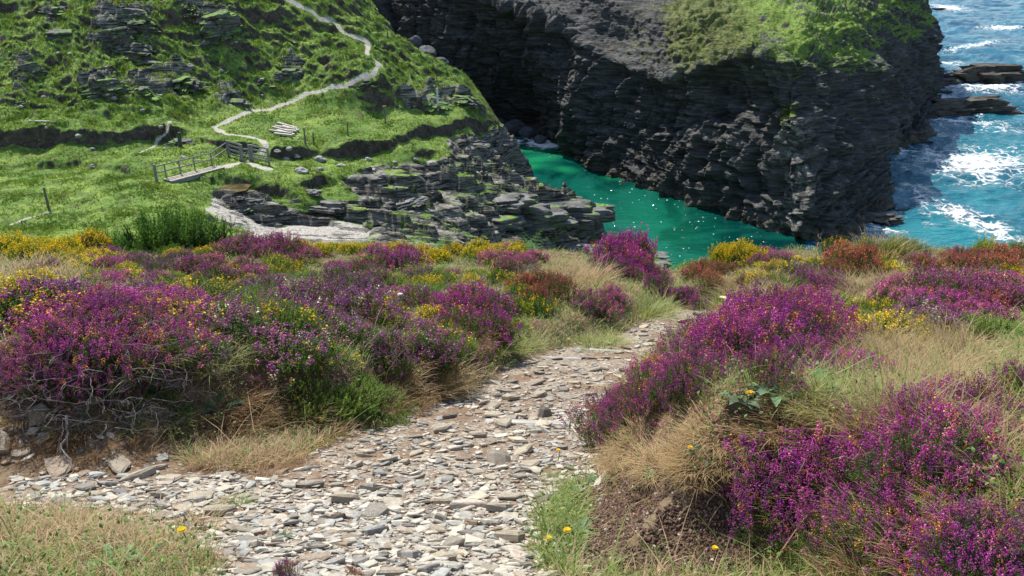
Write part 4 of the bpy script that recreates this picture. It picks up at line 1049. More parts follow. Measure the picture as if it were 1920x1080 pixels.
patch('gorse_dark', 235, 442, 40, 6, 3, 46, 'dark green spiky gorse shoots on the crest right of the yellow gorse', 'dark gorse shoots on the crest', 1.0)
patch('dry', 800, 712, 75, 22, 6, 40, 'tawny dry grass tussock drooping over the left path edge', 'tawny grass at the path edge', .85)
patch('brown', 760, 745, 60, 14, 3, 36, 'brown matted grass tussock under the tawny grass', 'brown grass at the path edge', .7)
patch('dry', 70, 520, 45, 26, 5, 40, 'pale dry grass tussock at the far left below the gorse', 'pale grass at the far left')
patch('dry', 1080, 515, 42, 12, 5, 34, 'buff dry grass tussock left of the tall heather mound', 'buff grass left of the mound', 1.1)
patch('green', 1225, 575, 26, 10, 3, 30, 'olive grass tussock drooping over the path beneath the trailing heather', 'olive grass over the path', 1.1)
patch('gorse_green', 300, 750, 60, 20, 3, 30, 'small green gorse among the grey branches of the shaded bank', 'green gorse on the shaded bank', .7)
patch('dry', 120, 760, 110, 18, 4, 30, 'withered straw tuft among the grey branches of the shaded bank', 'withered tufts on the shaded bank', .6)
patch('brown', 150, 820, 150, 34, 9, 30, 'dead brown tuft clinging to the shaded bank under the heather', 'dead tufts on the shaded bank', .7)
patch('green', 200, 775, 140, 16, 4, 30, 'small green tuft clinging to the shaded bank under the heather', 'green tufts on the shaded bank', .6)
patch('brown', 450, 755, 70, 34, 8, 40, 'brown dead grass tussock on the slope right of the grey branches', 'dead grass right of the branches', .7)
patch('dry', 520, 780, 60, 26, 5, 38, 'buff dead grass tussock on the slope between leafy plant and gorse', 'buff grass between plant and gorse', .6)
patch('brown', 470, 862, 120, 26, 9, 28, 'small brown tussock rooted among stones in the left part of the path', 'brown tussocks among the stones', .5)
patch('brown', 560, 800, 60, 22, 4, 36, 'brown dead grass tussock below the green gorse', 'dead grass below the gorse', .7)
patch('brown', 380, 800, 60, 16, 3, 34, 'rusty brown dead grass tussock beneath the leafy plant', 'dead grass beneath the leafy plant', .6)
patch('brown', 500, 850, 40, 14, 3, 34, 'dead brown tussock sitting in the stones of the path', 'dead tussocks in the stones', .6)
patch('green', 440, 940, 10, 4, 1, 30, 'small straw tussock growing through the stones', None, .7)
patch('dry', 220, 1000, 170, 28, 9, 46, 'tan tussock in the grassy corner at the lower left', 'tussocks in the lower left corner', .6)
patch('dry', 90, 985, 60, 14, 3, 50, 'straw-coloured tussock at the lower left edge', 'straw tussocks at the lower left edge', .75)
patch('brown', 360, 1050, 40, 14, 2, 44, 'brownish tussock right of the yellow flower in the corner', 'brownish corner tussocks', .6)
patch('purple_hi', 536, 1072, 3, 3, 1, 26, 'little purple heather plant at the bottom edge of the path', None, 1.5)
patch('rust', 661, 1078, 3, 3, 1, 20, 'little rust-red heather plant at the bottom edge of the path', None, 1.4)
patch('gorse_green', 560, 520, 330, 26, 14, 32, 'low green scrub in the band below the crest of the left bank', 'green scrub below the left crest', .5)
patch('dull', 520, 560, 330, 36, 16, 40, 'low faded heather in the belt across the middle of the left bank', 'faded heather belt', .6)
patch('gorse_some', 700, 500, 260, 24, 10, 30, 'low gorse with yellow specks behind the middle of the left bank', 'yellow-specked gorse belt', .6)
patch('brown', 700, 620, 230, 40, 10, 30, 'low brown withered scrub on the left bank above the path', 'withered scrub above the path', .6)
# ------------------------------------------------------------------ right bank
patch('purple_hi', 1440, 622, 115, 38, 12, 84, 'vivid purple heather bush in the large clump right of the path', 'large heather clump right of the path', 1.1, -12)
patch('purple_hi', 1300, 690, 100, 26, 7, 76, 'vivid purple heather bush on the lower flank of the large clump', 'lower flank of the large clump', 1.0, -38)
patch('purple_hi', 1165, 775, 34, 20, 4, 62, 'purple heather bush leaning over the right edge of the path', 'heather leaning over the path', 1.0, -40)
patch('purple_hi', 1530, 690, 90, 20, 4, 66, 'purple heather bush fading into grass right of the large clump', 'heather fading into grass', .9)
patch('purple', 1540, 535, 40, 14, 4, 34, 'purple heather bush below the reddish one near the crest', 'heather below the reddish bush', 1.1)
patch('rust', 1600, 500, 42, 14, 4, 34, 'reddish brown heather bush near the crest above pale twigs', 'reddish brown crest heather', 1.3)
patch('rust', 1325, 512, 34, 12, 4, 26, 'red-purple heather with yellow gorse at the crest by the green water', 'red-purple heather by the water', 1.1)
patch('pink', 1440, 490, 26, 12, 3, 28, 'pink heather bush on the crest in front of the cliff foot', 'pink heather before the cliff foot', 1.1)
patch('pink', 1720, 555, 70, 26, 6, 48, 'pale pink heather bush in dry grass on the right bank', 'pale pink heather on the right bank')
patch('rust', 1850, 495, 55, 14, 4, 36, 'red-brown heather bush on the crest at the far right', 'red-brown heather at the far right', 1.1)
patch('pink', 1860, 560, 55, 36, 5, 52, 'rosy purple heather bush at the right edge below the crest', 'rosy heather at the right edge')
patch('purple', 1800, 585, 40, 20, 5, 48, 'purple heather bush standing in straw right of the bright green sprig', 'heather in straw')
patch('rust', 1760, 500, 40, 10, 2, 30, 'brownish pink heather tuft on the crest before the foaming sea', 'brownish tufts on the crest')
patch('purple_hi', 1620, 880, 150, 50, 7, 112, 'purple heather bush in the foreground drift at the lower right', 'foreground heather drift', 1.05, -14)
patch('purple_hi', 1485, 915, 56, 30, 4, 84, 'purple heather bush at the left tip of the foreground drift beside dry grass', 'left tip of the foreground drift', 1.0)
patch('purple_hi', 1800, 785, 100, 34, 5, 92, 'light purple heather bush mixed with tall pale stems at the right', 'heather mixed with pale stems', 1.1)
patch('purple_hi', 1905, 735, 10, 20, 2, 60, 'deep violet heather spikes at the right edge', 'violet spikes at the right edge', 1.5)
patch('purple_hi', 1660, 985, 110, 24, 4, 104, 'purple heather bush in grass near the bottom of the drift', 'heather at the bottom of the drift', 1.0)
patch('purple_hi', 1850, 1030, 60, 30, 3, 104, 'purple heather bush in the lower right corner', 'heather in the lower right corner', 1.0)
patch('purple_hi', 1790, 890, 60, 26, 3, 92, 'purple heather bush with rusty tips right of the foreground drift', 'rusty tipped heather', .9)
patch('gorse', 1385, 484, 36, 6, 5, 26, 'yellow gorse bush in bloom on the crest beside the green water', 'crest gorse beside the water', 1.3)
patch('gorse_some', 1320, 492, 30, 8, 3, 24, 'yellow-green gorse at the edge above the green water', 'gorse above the green water')
patch('gorse_some', 1625, 595, 50, 16, 4, 38, 'green gorse with clustered yellow flowers right of the large clump', 'gorse right of the large clump')
patch('gorse', 1235, 690, 22, 10, 2, 26, 'yellow gorse in flower inside the left flank of the large clump', 'gorse inside the clump', 1.2)
patch('gorse_some', 1175, 745, 26, 14, 2, 32, 'yellow-flowered gorse at the path edge of the clump', 'gorse at the path edge of the clump')
patch('gorse_green', 1680, 610, 46, 16, 3, 42, 'green gorse bush without flowers in straw grass', 'plain green gorse')
patch('gorse_green', 1480, 525, 34, 14, 3, 30, 'green gorse left of the purple bush below the crest', 'green gorse below the crest')
patch('gorse_some', 1590, 470, 40, 5, 3, 28, 'green gorse tips on the crest before the cliff', 'gorse tips before the cliff', 1.2)
patch('gorse_green', 1690, 470, 40, 4, 4, 30, 'green gorse on the crest before the sea', 'green gorse before the sea', 1.2)
patch('gorse_some', 1860, 474, 50, 5, 4, 28, 'dark gorse with yellow tips on the crest at the far right', 'far right crest gorse', 1.3)
patch('gorse_green', 1835, 640, 4, 4, 1, 24, 'single bright green sprig bush standing in straw grass', None, 2.0)
patch('dry', 1660, 470, 30, 6, 3, 34, 'pale feathery grass tussock on the crest before the sea', 'pale crest grass', 1.4)
patch('dry', 1720, 660, 120, 40, 14, 44, 'tall straw tussock on the right bank', 'straw tussocks on the right bank', 1.15)
patch('dry', 1640, 540, 70, 18, 7, 36, 'dry grass tussock below the reddish brown heather', 'dry grass below the reddish heather')
patch('dry', 1420, 540, 60, 20, 6, 32, 'dry grass tussock above the far end of the path on the right', 'dry grass right of the path end')
patch('green', 1400, 570, 40, 16, 5, 30, 'olive grass tussock beside the far end of the path', 'olive grass by the path end')
patch('dry', 1500, 790, 90, 22, 6, 48, 'straw tussock between the large clump and the foreground drift', 'straw between the heathers', .8)
patch('green', 1620, 740, 90, 22, 7, 46, 'green-gold tussock in the grass strip between the heathers', 'green-gold strip tussocks', .8)
patch('green', 1520, 1030, 60, 20, 4, 44, 'green tussock at the bottom beside the bare soil bank', 'green tussocks beside the soil bank', .8)
patch('green', 1760, 960, 120, 30, 8, 54, 'green tussock among heather stems at the lower right', 'green tussocks at the lower right', .9)
patch('dry', 1700, 1050, 160, 18, 7, 54, 'tall pale grass tussock along the bottom right edge', 'pale grass along the bottom right', 1.1)
patch('dry', 1780, 810, 120, 70, 9, 62, 'tall pale bent grass rising through the heather at the right', 'tall bents through the heather', 1.75)
patch('dry', 1680, 730, 210, 34, 14, 50, 'pale straw tussock in the band between the two purple drifts', 'pale straw between the drifts', 1.0)
patch('dry', 1580, 930, 110, 40, 5, 56, 'thin pale bent grass rising through the foreground drift', 'thin bents in the drift', 1.7)
patch('green', 1870, 850, 40, 50, 5, 50, 'green grass tussock at the right edge', 'grass at the right edge')
patch('dry', 1300, 822, 140, 34, 16, 40, 'short straw tussock matted over the mound above the bare soil bank', 'straw mat on the mound', .24)
patch('dry', 1230, 872, 90, 12, 7, 30, 'short straw tussock overhanging the rim of the soil bank', 'straw at the rim of the soil bank', .38)
patch('green', 1050, 950, 22, 70, 7, 22, 'short green tussock on the verge between path and soil bank', 'verge tussocks', .7)
patch('green', 1130, 640, 40, 8, 4, 24, 'low green tussock where the path narrows', 'tussocks where the path narrows', .7)
patch('green', 960, 640, 40, 14, 4, 28, 'low olive tussock above the bend of the path', 'tussocks above the bend', .7)

# scattered lesser plants that knit the banks together
def filler(n, x0, x1, y0, y1, kinds, side):
    for i in range(n):
        x, y = prng.uniform(x0, x1), prng.uniform(y0, y1); p = GR.hit(x, y)[0]
        if GR.at(p[0], p[1], GR.psd) < .22: continue
        kd, lab, g = kinds[prng.integers(len(kinds))]
        P = {'gorse': GF, 'dull': HD, 'pink': HK, 'purple': HP, 'gorse_some': GS, 'gorse_green': GG, 'rust': HR, 'dry': TD, 'green': TG}[kd]
        cat = 'grass tussock' if kd in ('dry', 'green') else 'gorse' if 'gorse' in kd else 'heather'
        place(P[prng.integers(len(P))], x, y, prng.uniform(.14, .24) * (.55 if kd in ('dry', 'green') else 1) * F_PX / p[1], lab + side, cat, g + side, prng.uniform(.5, .85), sink=.01)
filler(120, 40, 1000, 480, 690, [('dull', 'small faded heather tuft in the mixed grass', 'small faded heather tufts'), ('green', 'short olive tussock in the mixed scrub', 'short olive tussocks'), ('dry', 'short tan tussock in the mixed scrub', 'short tan tussocks'), ('gorse_some', 'low sparse gorse sprig in the mixed grass', 'low sparse gorse'), ('gorse_green', 'low green scrub in the mixed grass', 'low green scrub'), ('gorse_green', 'low green scrub in the mixed grass', 'low green scrub'), ('gorse_some', 'low sparse gorse sprig in the mixed grass', 'low sparse gorse')], ' of the left bank')
filler(62, 1380, 1916, 480, 640, [('dull', 'small faded heather tuft in the straw', 'small faded heather tufts'), ('pink', 'small pink heather tuft in the straw', 'small pink heather tufts'), ('gorse_some', 'low sparse gorse sprig in the straw', 'low sparse gorse'), ('rust', 'small rusty heather tuft in the straw', 'small rusty heather tufts'), ('gorse_green', 'low green scrub in the straw', 'low green scrub')], ' of the right bank')
filler(46, 30, 1000, 452, 490, [('gorse_some', 'small yellow-tipped gorse along the crest', 'small crest gorse'), ('pink', 'small pink heather along the crest', 'small crest heather'), ('gorse_green', 'small green gorse along the crest', 'small green crest gorse')], ' of the left bank')
filler(46, 30, 1010, 470, 640, [('gorse', 'small bush of bright yellow gorse flowers in the heather', 'small yellow gorse'), ('purple', 'small bright purple heather in the scrub', 'small bright heather')], ' of the left bank')
filler(20, 1380, 1900, 480, 650, [('gorse', 'small bush of bright yellow gorse flowers in the heather', 'small yellow gorse')], ' of the right bank')
filler(22, 2060, 2600, 500, 1000, [('purple', 'purple heather bush in straw beyond the right edge', 'heather'), ('dry', 'straw tussock beyond the right edge', 'tussocks'), ('gorse_green', 'green gorse beyond the right edge', 'gorse')], ' of the right bank')
filler(14, -500, -90, 480, 800, [('purple', 'purple heather bush in grass beyond the left edge', 'heather'), ('dry', 'straw tussock beyond the left edge', 'tussocks')], ' of the left bank')
for P_ in (HP_hi, HP, HK, HR, HD, GF, GS, GG, GD, TD, TB, TG):
    for o in P_:
        if 'label' not in o:
            for c_ in list(o.children): bpy.data.objects.remove(c_)
            bpy.data.objects.remove(o)
for o in list(COL.objects):
    if 'R0' in o: del o['R0']

# ------------------------------------------------------------------ ground cover (mass)
def el(px, py, L):
    r = np.zeros(px.shape)
    for cx, cy, rx, ry, a in L: r = np.maximum(r, a * np.exp(-(((px - cx) / rx) ** 2 + ((py - cy) / ry) ** 2) ** 1.5))
    return r
DRY = [(1290, 830, 200, 75, 1), (1500, 790, 110, 50, .8), (800, 710, 110, 50, 1), (1720, 640, 220, 90, .8), (80, 520, 90, 60, .9), (380, 810, 130, 60, .9), (460, 860, 140, 40, 1), (580, 810, 90, 45, .8), (200, 1010, 260, 70, .95), (1090, 530, 90, 40, .8), (1650, 530, 260, 40, .7), (1430, 540, 120, 40, .6), (1350, 960, 120, 60, .6)]
LUSH = [(1055, 960, 60, 130, 1), (1600, 740, 160, 50, .8), (1750, 960, 220, 120, .7), (1480, 1020, 110, 60, .8), (640, 730, 120, 60, .6), (1130, 640, 80, 20, .6), (880, 455, 180, 20, .7), (1780, 460, 140, 15, .6)]
def ground_cover(n, seed):
    r = np.random.default_rng(seed); X = []; Y = []; tot = 0
    while tot < n:
        m = n; y = 1.15 * (13.9 / 1.15) ** r.random(m); x = r.uniform(-1.15, 1.15, m) * y
        psd = GR.at(x, y, GR.psd); st = np.hypot(*normal_tilt(x, y))
        px, py = project(np.stack([x, y, GR.at(x, y)], -1))
        bare = in_poly(px, py, [(1105, 895), (1250, 885), (1380, 910), (1430, 1000), (1450, 1100), (1075, 1100)]) | in_poly(px, py, [(-100, 760), (340, 770), (350, 960), (-100, 960)])
        k = (psd > .02 + r.exponential(.03, m) * 0) & (r.random(m) < (y / 1.15) ** .75 * .28) & (~bare | (r.random(m) < .04)) & ((noise(x * 2.2, y * 2.2, 0, 351) + .5 * r.normal(size=m)) > -.5)
        X.append(x[k]); Y.append(y[k]); tot += k.sum()
    X = np.concatenate(X)[:n]; Y = np.concatenate(Y)[:n]; return X, Y, r
def cover(n):
    X, Y, r = ground_cover(n, 91); Z = GR.at(X, Y) - .008
    px, py = project(np.stack([X, Y, Z], -1)); dr = el(px, py, DRY) + .25 * noise(X * 1.3, Y * 1.3, 0, 361); lu = el(px, py, LUSH) + .25 * noise(X * 1.3, Y * 1.3, 0, 362)
    u = r.random(n); isdry = (u < np.clip(.40 - .14 * (Y > 5) + .5 * dr - .35 * lu, .08, .93)) | ((u < .93) & in_poly(px, py, [(1110, 790), (1480, 765), (1510, 860), (1400, 950), (1110, 890)]))
    h = .028 + .05 * r.random(n) + .045 * np.clip(noise(X * .9, Y * .9, 0, 365) + .3, 0, 1); h = h * (1 + .2 * (Y > 3.5)) * (1 - .45 * in_poly(px, py, [(1100, 780), (1480, 760), (1520, 880), (1420, 960), (1110, 900)]))
    tall = r.random(n) < .02; h[tall] *= 2.6
    bm_ = np.zeros(n)
    for bx, by, br in BUSHES: bm_ = np.maximum(bm_, 1 - np.clip(((X - bx) ** 2 + (Y - by) ** 2) / (br * br), 0, 1))
    h *= 1 - .6 * sstep(0, .5, bm_)
    lean = .5 + .8 * r.random(n); lean[in_poly(px, py, [(1100, 780), (1480, 760), (1520, 880), (1420, 960), (1110, 900)])] += .7
    wd = (.0022 + .0022 * r.random(n)) * (1 + .11 * (Y - 1.5))
    for nm, m, A, B in (('dry_grass', isdry, (.54, .40, .24), (.34, .23, .125)), ('green_grass', ~isdry, (.125, .215, .034), (.26, .31, .085))):
        k = r.random((m.sum(), 1)); colr = (np.array(A) * k + np.array(B) * (1 - k)) * r.uniform(.75, 1.25, (m.sum(), 1)); mb = MB()
        blades(r, m.sum(), np.stack([X[m], Y[m], Z[m]], -1), h[m], lean[m], wd[m], colr, mb)
        kind(mb.build(nm, M_GRASS), 'stuff')
cover(330000)
def herbs(n):
    """small green leaves of the low undergrowth"""
    X, Y, r = ground_cover(n // 6, 97); m = len(X); k = 6
    X = np.repeat(X, k) + r.normal(0, .03, m * k); Y = np.repeat(Y, k) + r.normal(0, .03, m * k); Z = GR.at(X, Y) + r.uniform(.0, .10, m * k)
    LV = np.array([(0, 0, 0), (.3, .45, .08), (0, 1, -.02), (-.3, .45, .08)]); LF = np.array([(0, 1, 3), (1, 2, 3)])
    c0 = np.array([(.09, .17, .03), (.13, .23, .04), (.15, .19, .07), (.18, .13, .06)])[r.integers(0, 4, m)]; colr = np.repeat(c0, k, 0) * r.uniform(.7, 1.3, (m * k, 1))
    mb = MB(); mb.inst(LV, LF, euler_R(r.uniform(-.3, 1.2, m * k), r.normal(0, .4, m * k), r.uniform(0, 6.28, m * k)) * (r.uniform(.006, .013, m * k) * (1 + .16 * Y))[:, None, None], np.stack([X, Y, Z], -1), colr)
    kind(mb.build('undergrowth', M_LEAF), 'stuff')
herbs(84000)

# ------------------------------------------------------------------ dead grey heather, roots, leafy plants, flowers, ferns
def branchy(seed, n, L, spread, colr, rad=.004, wig=.25, lean=(0, 0, .4), name='dead_heather'):
    r = np.random.default_rng(seed); mb = MB()
    def grow(p, d, l, rd, dep):
        k = 6; pts = [p]
        for i in range(k):
            d = norm(d + r.normal(0, wig, 3)); p = p + d * l / k; pts.append(p)
        V, F = tube(pts, np.linspace(rd, rd * .45, k + 1), 4); mb.add(V, F, np.array(colr) * r.uniform(.6, 1.25))
        if dep > 0:
            for _ in range(r.integers(2, 4)):
                j = r.integers(2, k + 1); grow(pts[j], norm(d + r.normal(0, .55, 3)), l * r.uniform(.45, .75), rd * .55, dep - 1)
    for _ in range(n):
        a = r.uniform(0, 6.28); grow(np.array([math.cos(a), math.sin(a), 0]) * spread * .2 * r.random(), norm(np.array([math.cos(a) * spread, math.sin(a) * spread, r.uniform(-.1, 1)]) + np.array(lean)), L * r.uniform(.6, 1.1), rad, 2)
    return mb.build(name, M_TWIG)
def stand(o, px, py, label, cat, group=None, rz=0, dz=0, s=1):
    p = GR.hit(px, py)[0]; o.location = (p[0], p[1], p[2] + dz); o.rotation_euler = (0, 0, rz); o.scale = (s,) * 3; return tag(o, label, cat, group)
GREY = (.19, .165, .145); tw = [branchy(500 + k, 9, .16, 1.0, GREY, .0024, .28, (.15, -.55, -.05)) for k in range(3)]
for k, (px, py, s) in enumerate([(75, 800, .8), (130, 790, .8), (190, 800, .8), (250, 785, .8), (300, 770, .8), (60, 745, 1.0), (110, 720, 1.1), (170, 735, 1.1), (230, 700, 1.1), (285, 690, 1.1), (320, 700, .9), (90, 780, .9), (200, 770, .9), (150, 690, 1.1), (255, 745, .9), (40, 700, .9), (340, 720, .8)]):
    o = tw[k] if k < 3 else copy_tree(tw[k % 3])
    stand(o, px, py, 'bare grey heather branches hanging from the shaded left bank', 'dead branches', 'grey branches under the left clump', .5 * math.sin(k * 2.1), .05, s)
tw2 = [branchy(520 + k, 5, .20, .8, (.36, .31, .25), .0026, .25, (0, 0, .8)) for k in range(2)]
for k, (px, py, s) in enumerate([(1570, 555, 1.1), (1590, 495, 1.2), (1540, 470, 1.2), (1650, 480, 1.2)]):
    o = tw2[k] if k < 2 else copy_tree(tw2[k % 2])
    stand(o, px, py, ['pale bare twigs under the reddish brown heather', 'pale bare twigs within the reddish brown crest heather', 'bleached twig arching over the crest against the cliff', 'bleached feathery twigs on the crest against the sea'][k], 'dead branches', None, k, .05, s)
tw3 = [branchy(540 + k, 6, .22, 1.0, (.26, .22, .20), .0026, .22, (0, -.1, .5)) for k in range(2)]
for k, (px, py, s) in enumerate([(540, 560, 1.0), (600, 540, 1.0), (660, 580, 1.0), (700, 560, 1.0), (480, 600, 1.0), (560, 640, 1.0), (430, 640, 1.0), (640, 630, .9), (500, 560, .9), (400, 590, .9)]):
    o = tw3[k] if k < 2 else copy_tree(tw3[k % 2])
    stand(o, px, py, 'thin grey leafless stems standing in the dull heather left of the path', 'dead branches', 'grey stems in the dull heather', k * 1.3, .03, s)
def hanging_root(px0, py0, px1, py1, seed, label):
    r = np.random.default_rng(seed); a = GR.hit(px0, py0)[0] + np.array([0, -.10, .04]); b = GR.hit(px1, py1)[0] + np.array([0, -.01, .01]); t = np.linspace(0, 1, 14)[:, None]
    pts = a + (b - a) * t + np.cumsum(r.normal(0, .009, (14, 3)), 0) * np.sin(t * 3.1); mb = MB(); V, F = tube(pts - a, np.linspace(.0055, .002, 14), 6); mb.add(V, F, (.27, .24, .21))
    for k in (5, 8, 10):
        q0 = pts[k] - a; d = norm(np.array([r.normal(0, .6), r.normal(0, .3), -.7])); V, F = tube(np.stack([q0 + d * s_ + r.normal(0, .004, 3) for s_ in np.linspace(0, .12, 5)]), np.linspace(.003, .0012, 5), 4); mb.add(V, F, (.36, .32, .29))
    o = mb.build('hanging_root', M_TWIG); o.location = a; tag(o, label, 'root')
hanging_root(150, 770, 142, 885, 1, 'pale twisted root dangling from the left bank onto shaded stones')
hanging_root(232, 765, 262, 812, 2, 'short pale root dangling right of the long twisted one')
def rosette(seed, n, L, wid, colr, up=.6, name='plantain'):
    r = np.random.default_rng(seed); mb = MB()
    for k in range(n):
        a = k / n * 6.28 + r.normal(0, .25); l = L * r.uniform(.7, 1.1); u0 = up * r.uniform(.6, 1.3); m = 6; V = []
        ca, sa = math.cos(a), math.sin(a)
        for i in range(m + 1):
            t = i / m; w = wid * l * (math.sin(math.pi * min(1, t * .9 + .1)) ** .8) * (1 if i < m else .05); rr = l * t * (.95 - .15 * t); zz = l * (u0 * t - u0 * .75 * t * t) ; f = w * .35
            for sgn_ in (-1, 0, 1): V.append((ca * rr - sa * w * sgn_, sa * rr + ca * w * sgn_, zz + (f if sgn_ else 0) + .004))
        F = []
        for i in range(m):
            for j in range(2): F.append((i * 3 + j, i * 3 + j + 1, i * 3 + j + 4, i * 3 + j + 3))
        mb.add(np.array(V), np.array(F), np.array(colr) * r.uniform(.8, 1.25))
    return mb.build(name, M_LEAF, smooth=True)
for k, (px, py, L_, n, c_, up, lab) in enumerate([
    (415, 775, .17, 9, (.060, .125, .055), .9, 'broad-leaved green plant standing alone at the foot of the left bank'),
    (290, 740, .10, 8, (.045, .095, .035), .9, 'small dark leafy plant under the bare grey branches'),
    (1322, 862, .10, 6, (.085, .125, .065), .35, 'grey-green rosette lying flat on the dry grass mound'),
    (1225, 895, .07, 9, (.11, .17, .08), .3, 'flat pale green rosette at the rim of the soil bank'),
    (1150, 905, .06, 8, (.10, .16, .07), .3, 'little pale rosette at the left corner of the soil bank'),
    (1645, 700, .15, 6, (.10, .17, .07), 1.3, 'upright pale leafy plant between the two purple drifts'),
    (1450, 748, .12, 8, (.105, .175, .085), .9, 'silvery green leafy plant under the front of the large clump'),
    (1390, 762, .11, 7, (.12, .18, .10), .8, 'silvery leafy plant left of another at the foot of the large clump'),
    (1530, 735, .12, 8, (.09, .17, .06), 1.0, 'green leafy plant at the foot of the fading heather'),
    (1850, 890, .10, 10, (.06, .13, .045), .8, 'dark green leafy herb near the right edge'),
    (1800, 965, .10, 9, (.06, .13, .04), .8, 'dark green herb below another near the right edge'),
    (890, 732, .08, 7, (.12, .17, .11), .7, 'pale green plant at the left edge of the path below the tawny grass'),
    (535, 1010, .05, 9, (.12, .17, .10), .8, 'tiny grey-green plant growing between the stones'),
    (1085, 1000, .09, 8, (.12, .19, .08), .5, 'grey-green plant on the verge beside the soil bank'),
    (215, 1060, .14, 8, (.11, .18, .06), .6, 'light green leafy plant in the lower left grass'),
    (1110, 905, .07, 7, (.12, .19, .09), .5, 'leafy plant on the verge above the soil bank corner'),
    (1210, 575, .10, 7, (.07, .13, .05), .8, 'green leafy plant above the far stretch of path')]):
    stand(rosette(600 + k, n, L_ * .78, .15, c_, up), px, py, lab, 'plant', None, k)
def daisy(seed, colr, stem, R):
    r = np.random.default_rng(seed); root = None; mb = MB(); V, F = tube([(0, 0, 0), (.008, 0, stem * .5), (.004, .006, stem)], .0016, 4); mb.add(V, F, (.07, .11, .03)); root = mb.build('yellow_flower', M_LEAF)
    mb = MB(); n = 14
    for k in range(n * 2):
        a = k / n * 6.28 + (k >= n) * .2; l = R * (1 if k < n else .7) * r.uniform(.85, 1.1); z0 = stem + (.0 if k < n else .003); ca, sa = math.cos(a), math.sin(a); w = R * .2
        mb.add([(0, 0, z0), (ca * l * .6 - sa * w, sa * l * .6 + ca * w, z0 + R * .25), (ca * l, sa * l, z0 + R * .28), (ca * l * .6 + sa * w, sa * l * .6 - ca * w, z0 + R * .25)], [(0, 1, 2), (0, 2, 3)], colr)
    h = mb.build('flower_head', M_YELLOW, root); return root
for k, (px, py, R_, lab) in enumerate([
    (560, 775, .020, 'large yellow hawkbit flower on the green gorse cushion'), (350, 1040, .018, 'yellow flower in the lower left corner grass'), (1400, 785, .018, 'yellow flower at the back of the dry grass mound'),
    (1062, 1036, .016, 'yellow flower on the verge, upper of two beside the soil bank'), (1028, 1052, .014, 'yellow flower on the verge, lower of two beside the soil bank'), (1046, 872, .012, 'small yellow flower at the right edge of the stones'),
    (985, 650, .018, 'yellow flower in grass above the path bend'), (1066, 650, .016, 'yellow flower where the path narrows'), (1500, 650, .016, 'orange-yellow flower deep inside the large clump'), (1288, 660, .018, 'yellow flower at the upper left of the large clump'),
    (1772, 635, .024, 'yellow flower pair in straw right of the plain gorse'), (1335, 1070, .012, 'small yellow flower below the bare soil bank'), (600, 800, .014, 'small yellow flower under the green gorse by the path'), (1290, 880, .011, 'orange flower behind the flat rosette')]):
    stand(daisy(700 + k, (.70, .50, .01), .04 + R_, R_ * .78), px, py, lab, 'flower', None, k, .02)
stand(daisy(730, (.75, .68, .42), .30, .026), 1345, 650, 'cream flower head standing above the large purple clump', 'flower', None, 0, .05)
stand(daisy(731, (.72, .66, .66), .16, .03), 752, 590, 'round white flower head in the left bank', 'flower', None, 0, .05)
def fern(seed, n=7, L=.42):
    r = np.random.default_rng(seed); mb = MB()
    for k in range(n):
        a = r.uniform(0, 6.28); d = np.array([math.cos(a), math.sin(a), 0]); s_ = np.array([-d[1], d[0], 0]); l = L * r.uniform(.7, 1.1); le = r.uniform(.4, .9); pts = [d * l * le * t ** 1.5 + np.array([0, 0, l * (t - .25 * t * t)]) for t in np.linspace(0, 1, 9)]
        V, F = tube(pts, np.linspace(.003, .001, 9), 3); mb.add(V, F, (.10, .15, .03))
        for i in range(2, 9):
            w = l * .34 * (1 - (i - 2) / 7.5)
            for sg in (-1, 1):
                tipp = pts[i] + s_ * sg * w + d * w * .35 - np.array([0, 0, w * .12])
                for q0 in np.linspace(.12, .95, 6):
                    c0 = pts[i] * (1 - q0) + tipp * q0; ll = w * .20 * (1.1 - q0)
                    for s2 in (-1, 1): mb.add([c0 - (tipp - pts[i]) * .05, c0 + (tipp - pts[i]) * .05, c0 + d * s2 * ll + np.array([0, 0, .004])], [(0, 1, 2)], np.array((.095, .205, .030)) * r.uniform(.8, 1.3))
    return mb.build('fern', M_LEAF)
fp = [fern(740 + k) for k in range(3)]
for k, (px, py) in enumerate([(745, 468), (785, 470), (850, 466), (880, 470), (915, 470), (985, 474), (870, 462), (820, 472), (1270, 505), (1300, 500), (1110, 500), (1000, 476)]):
    o = fp[k] if k < 3 else copy_tree(fp[k % 3])
    lab, g = (('bright green fern on the crest in front of the rock shelf', 'ferns on the crest before the rocks') if px < 1050 else ('pale green fern at the crest above the green water', 'ferns at the crest above the water'))
    stand(o, px, py, lab, 'fern', g, k * 1.7, 0, .85 + .3 * math.sin(k) ** 2)
# ------------------------------------------------------------------ timber edging of the path steps
q = NT('weathered_timber'); v = q.obj(); c = q.attr('Col', 'Color'); f = q.tex(9, 5, .65, q.scl(v, (1, 9, 9)))
c = q.mix(1.0, c, q.mix(q.ramp(f, .3, .7), (.62, .60, .58), (1.15, 1.13, 1.1)), 'MULTIPLY'); M_WOOD = q.done(q.pbr(c, .85, q.bump(f, .6, .008), spec=.2))
def step_beam(x0, y0, x1, y1, h, label):
    a, b = GR.hit([x0, x1], [y0, y1]); d = b - a; L_ = np.linalg.norm(d); o = empty('tmp'); bpy.data.objects.remove(o); mb = MB(); V, F = box_vf(0, 0, 0, L_, h * 1.3, h, bev=h * .3)
    V = np.array(V); V[:, 1] += .15 * h * np.sin(V[:, 0] * 9); mb.add(V, F, (.40, .385, .35)); o = mb.build('path_step', M_WOOD); o.location = (a + b) / 2 + np.array([0, 0, -.004]); o.rotation_euler = Vector(d).to_track_quat('X', 'Z').to_euler(); tag(o, label, 'path step')
step_beam(912, 792, 1068, 800, .045, 'weathered timber step edge half buried across the stony path')
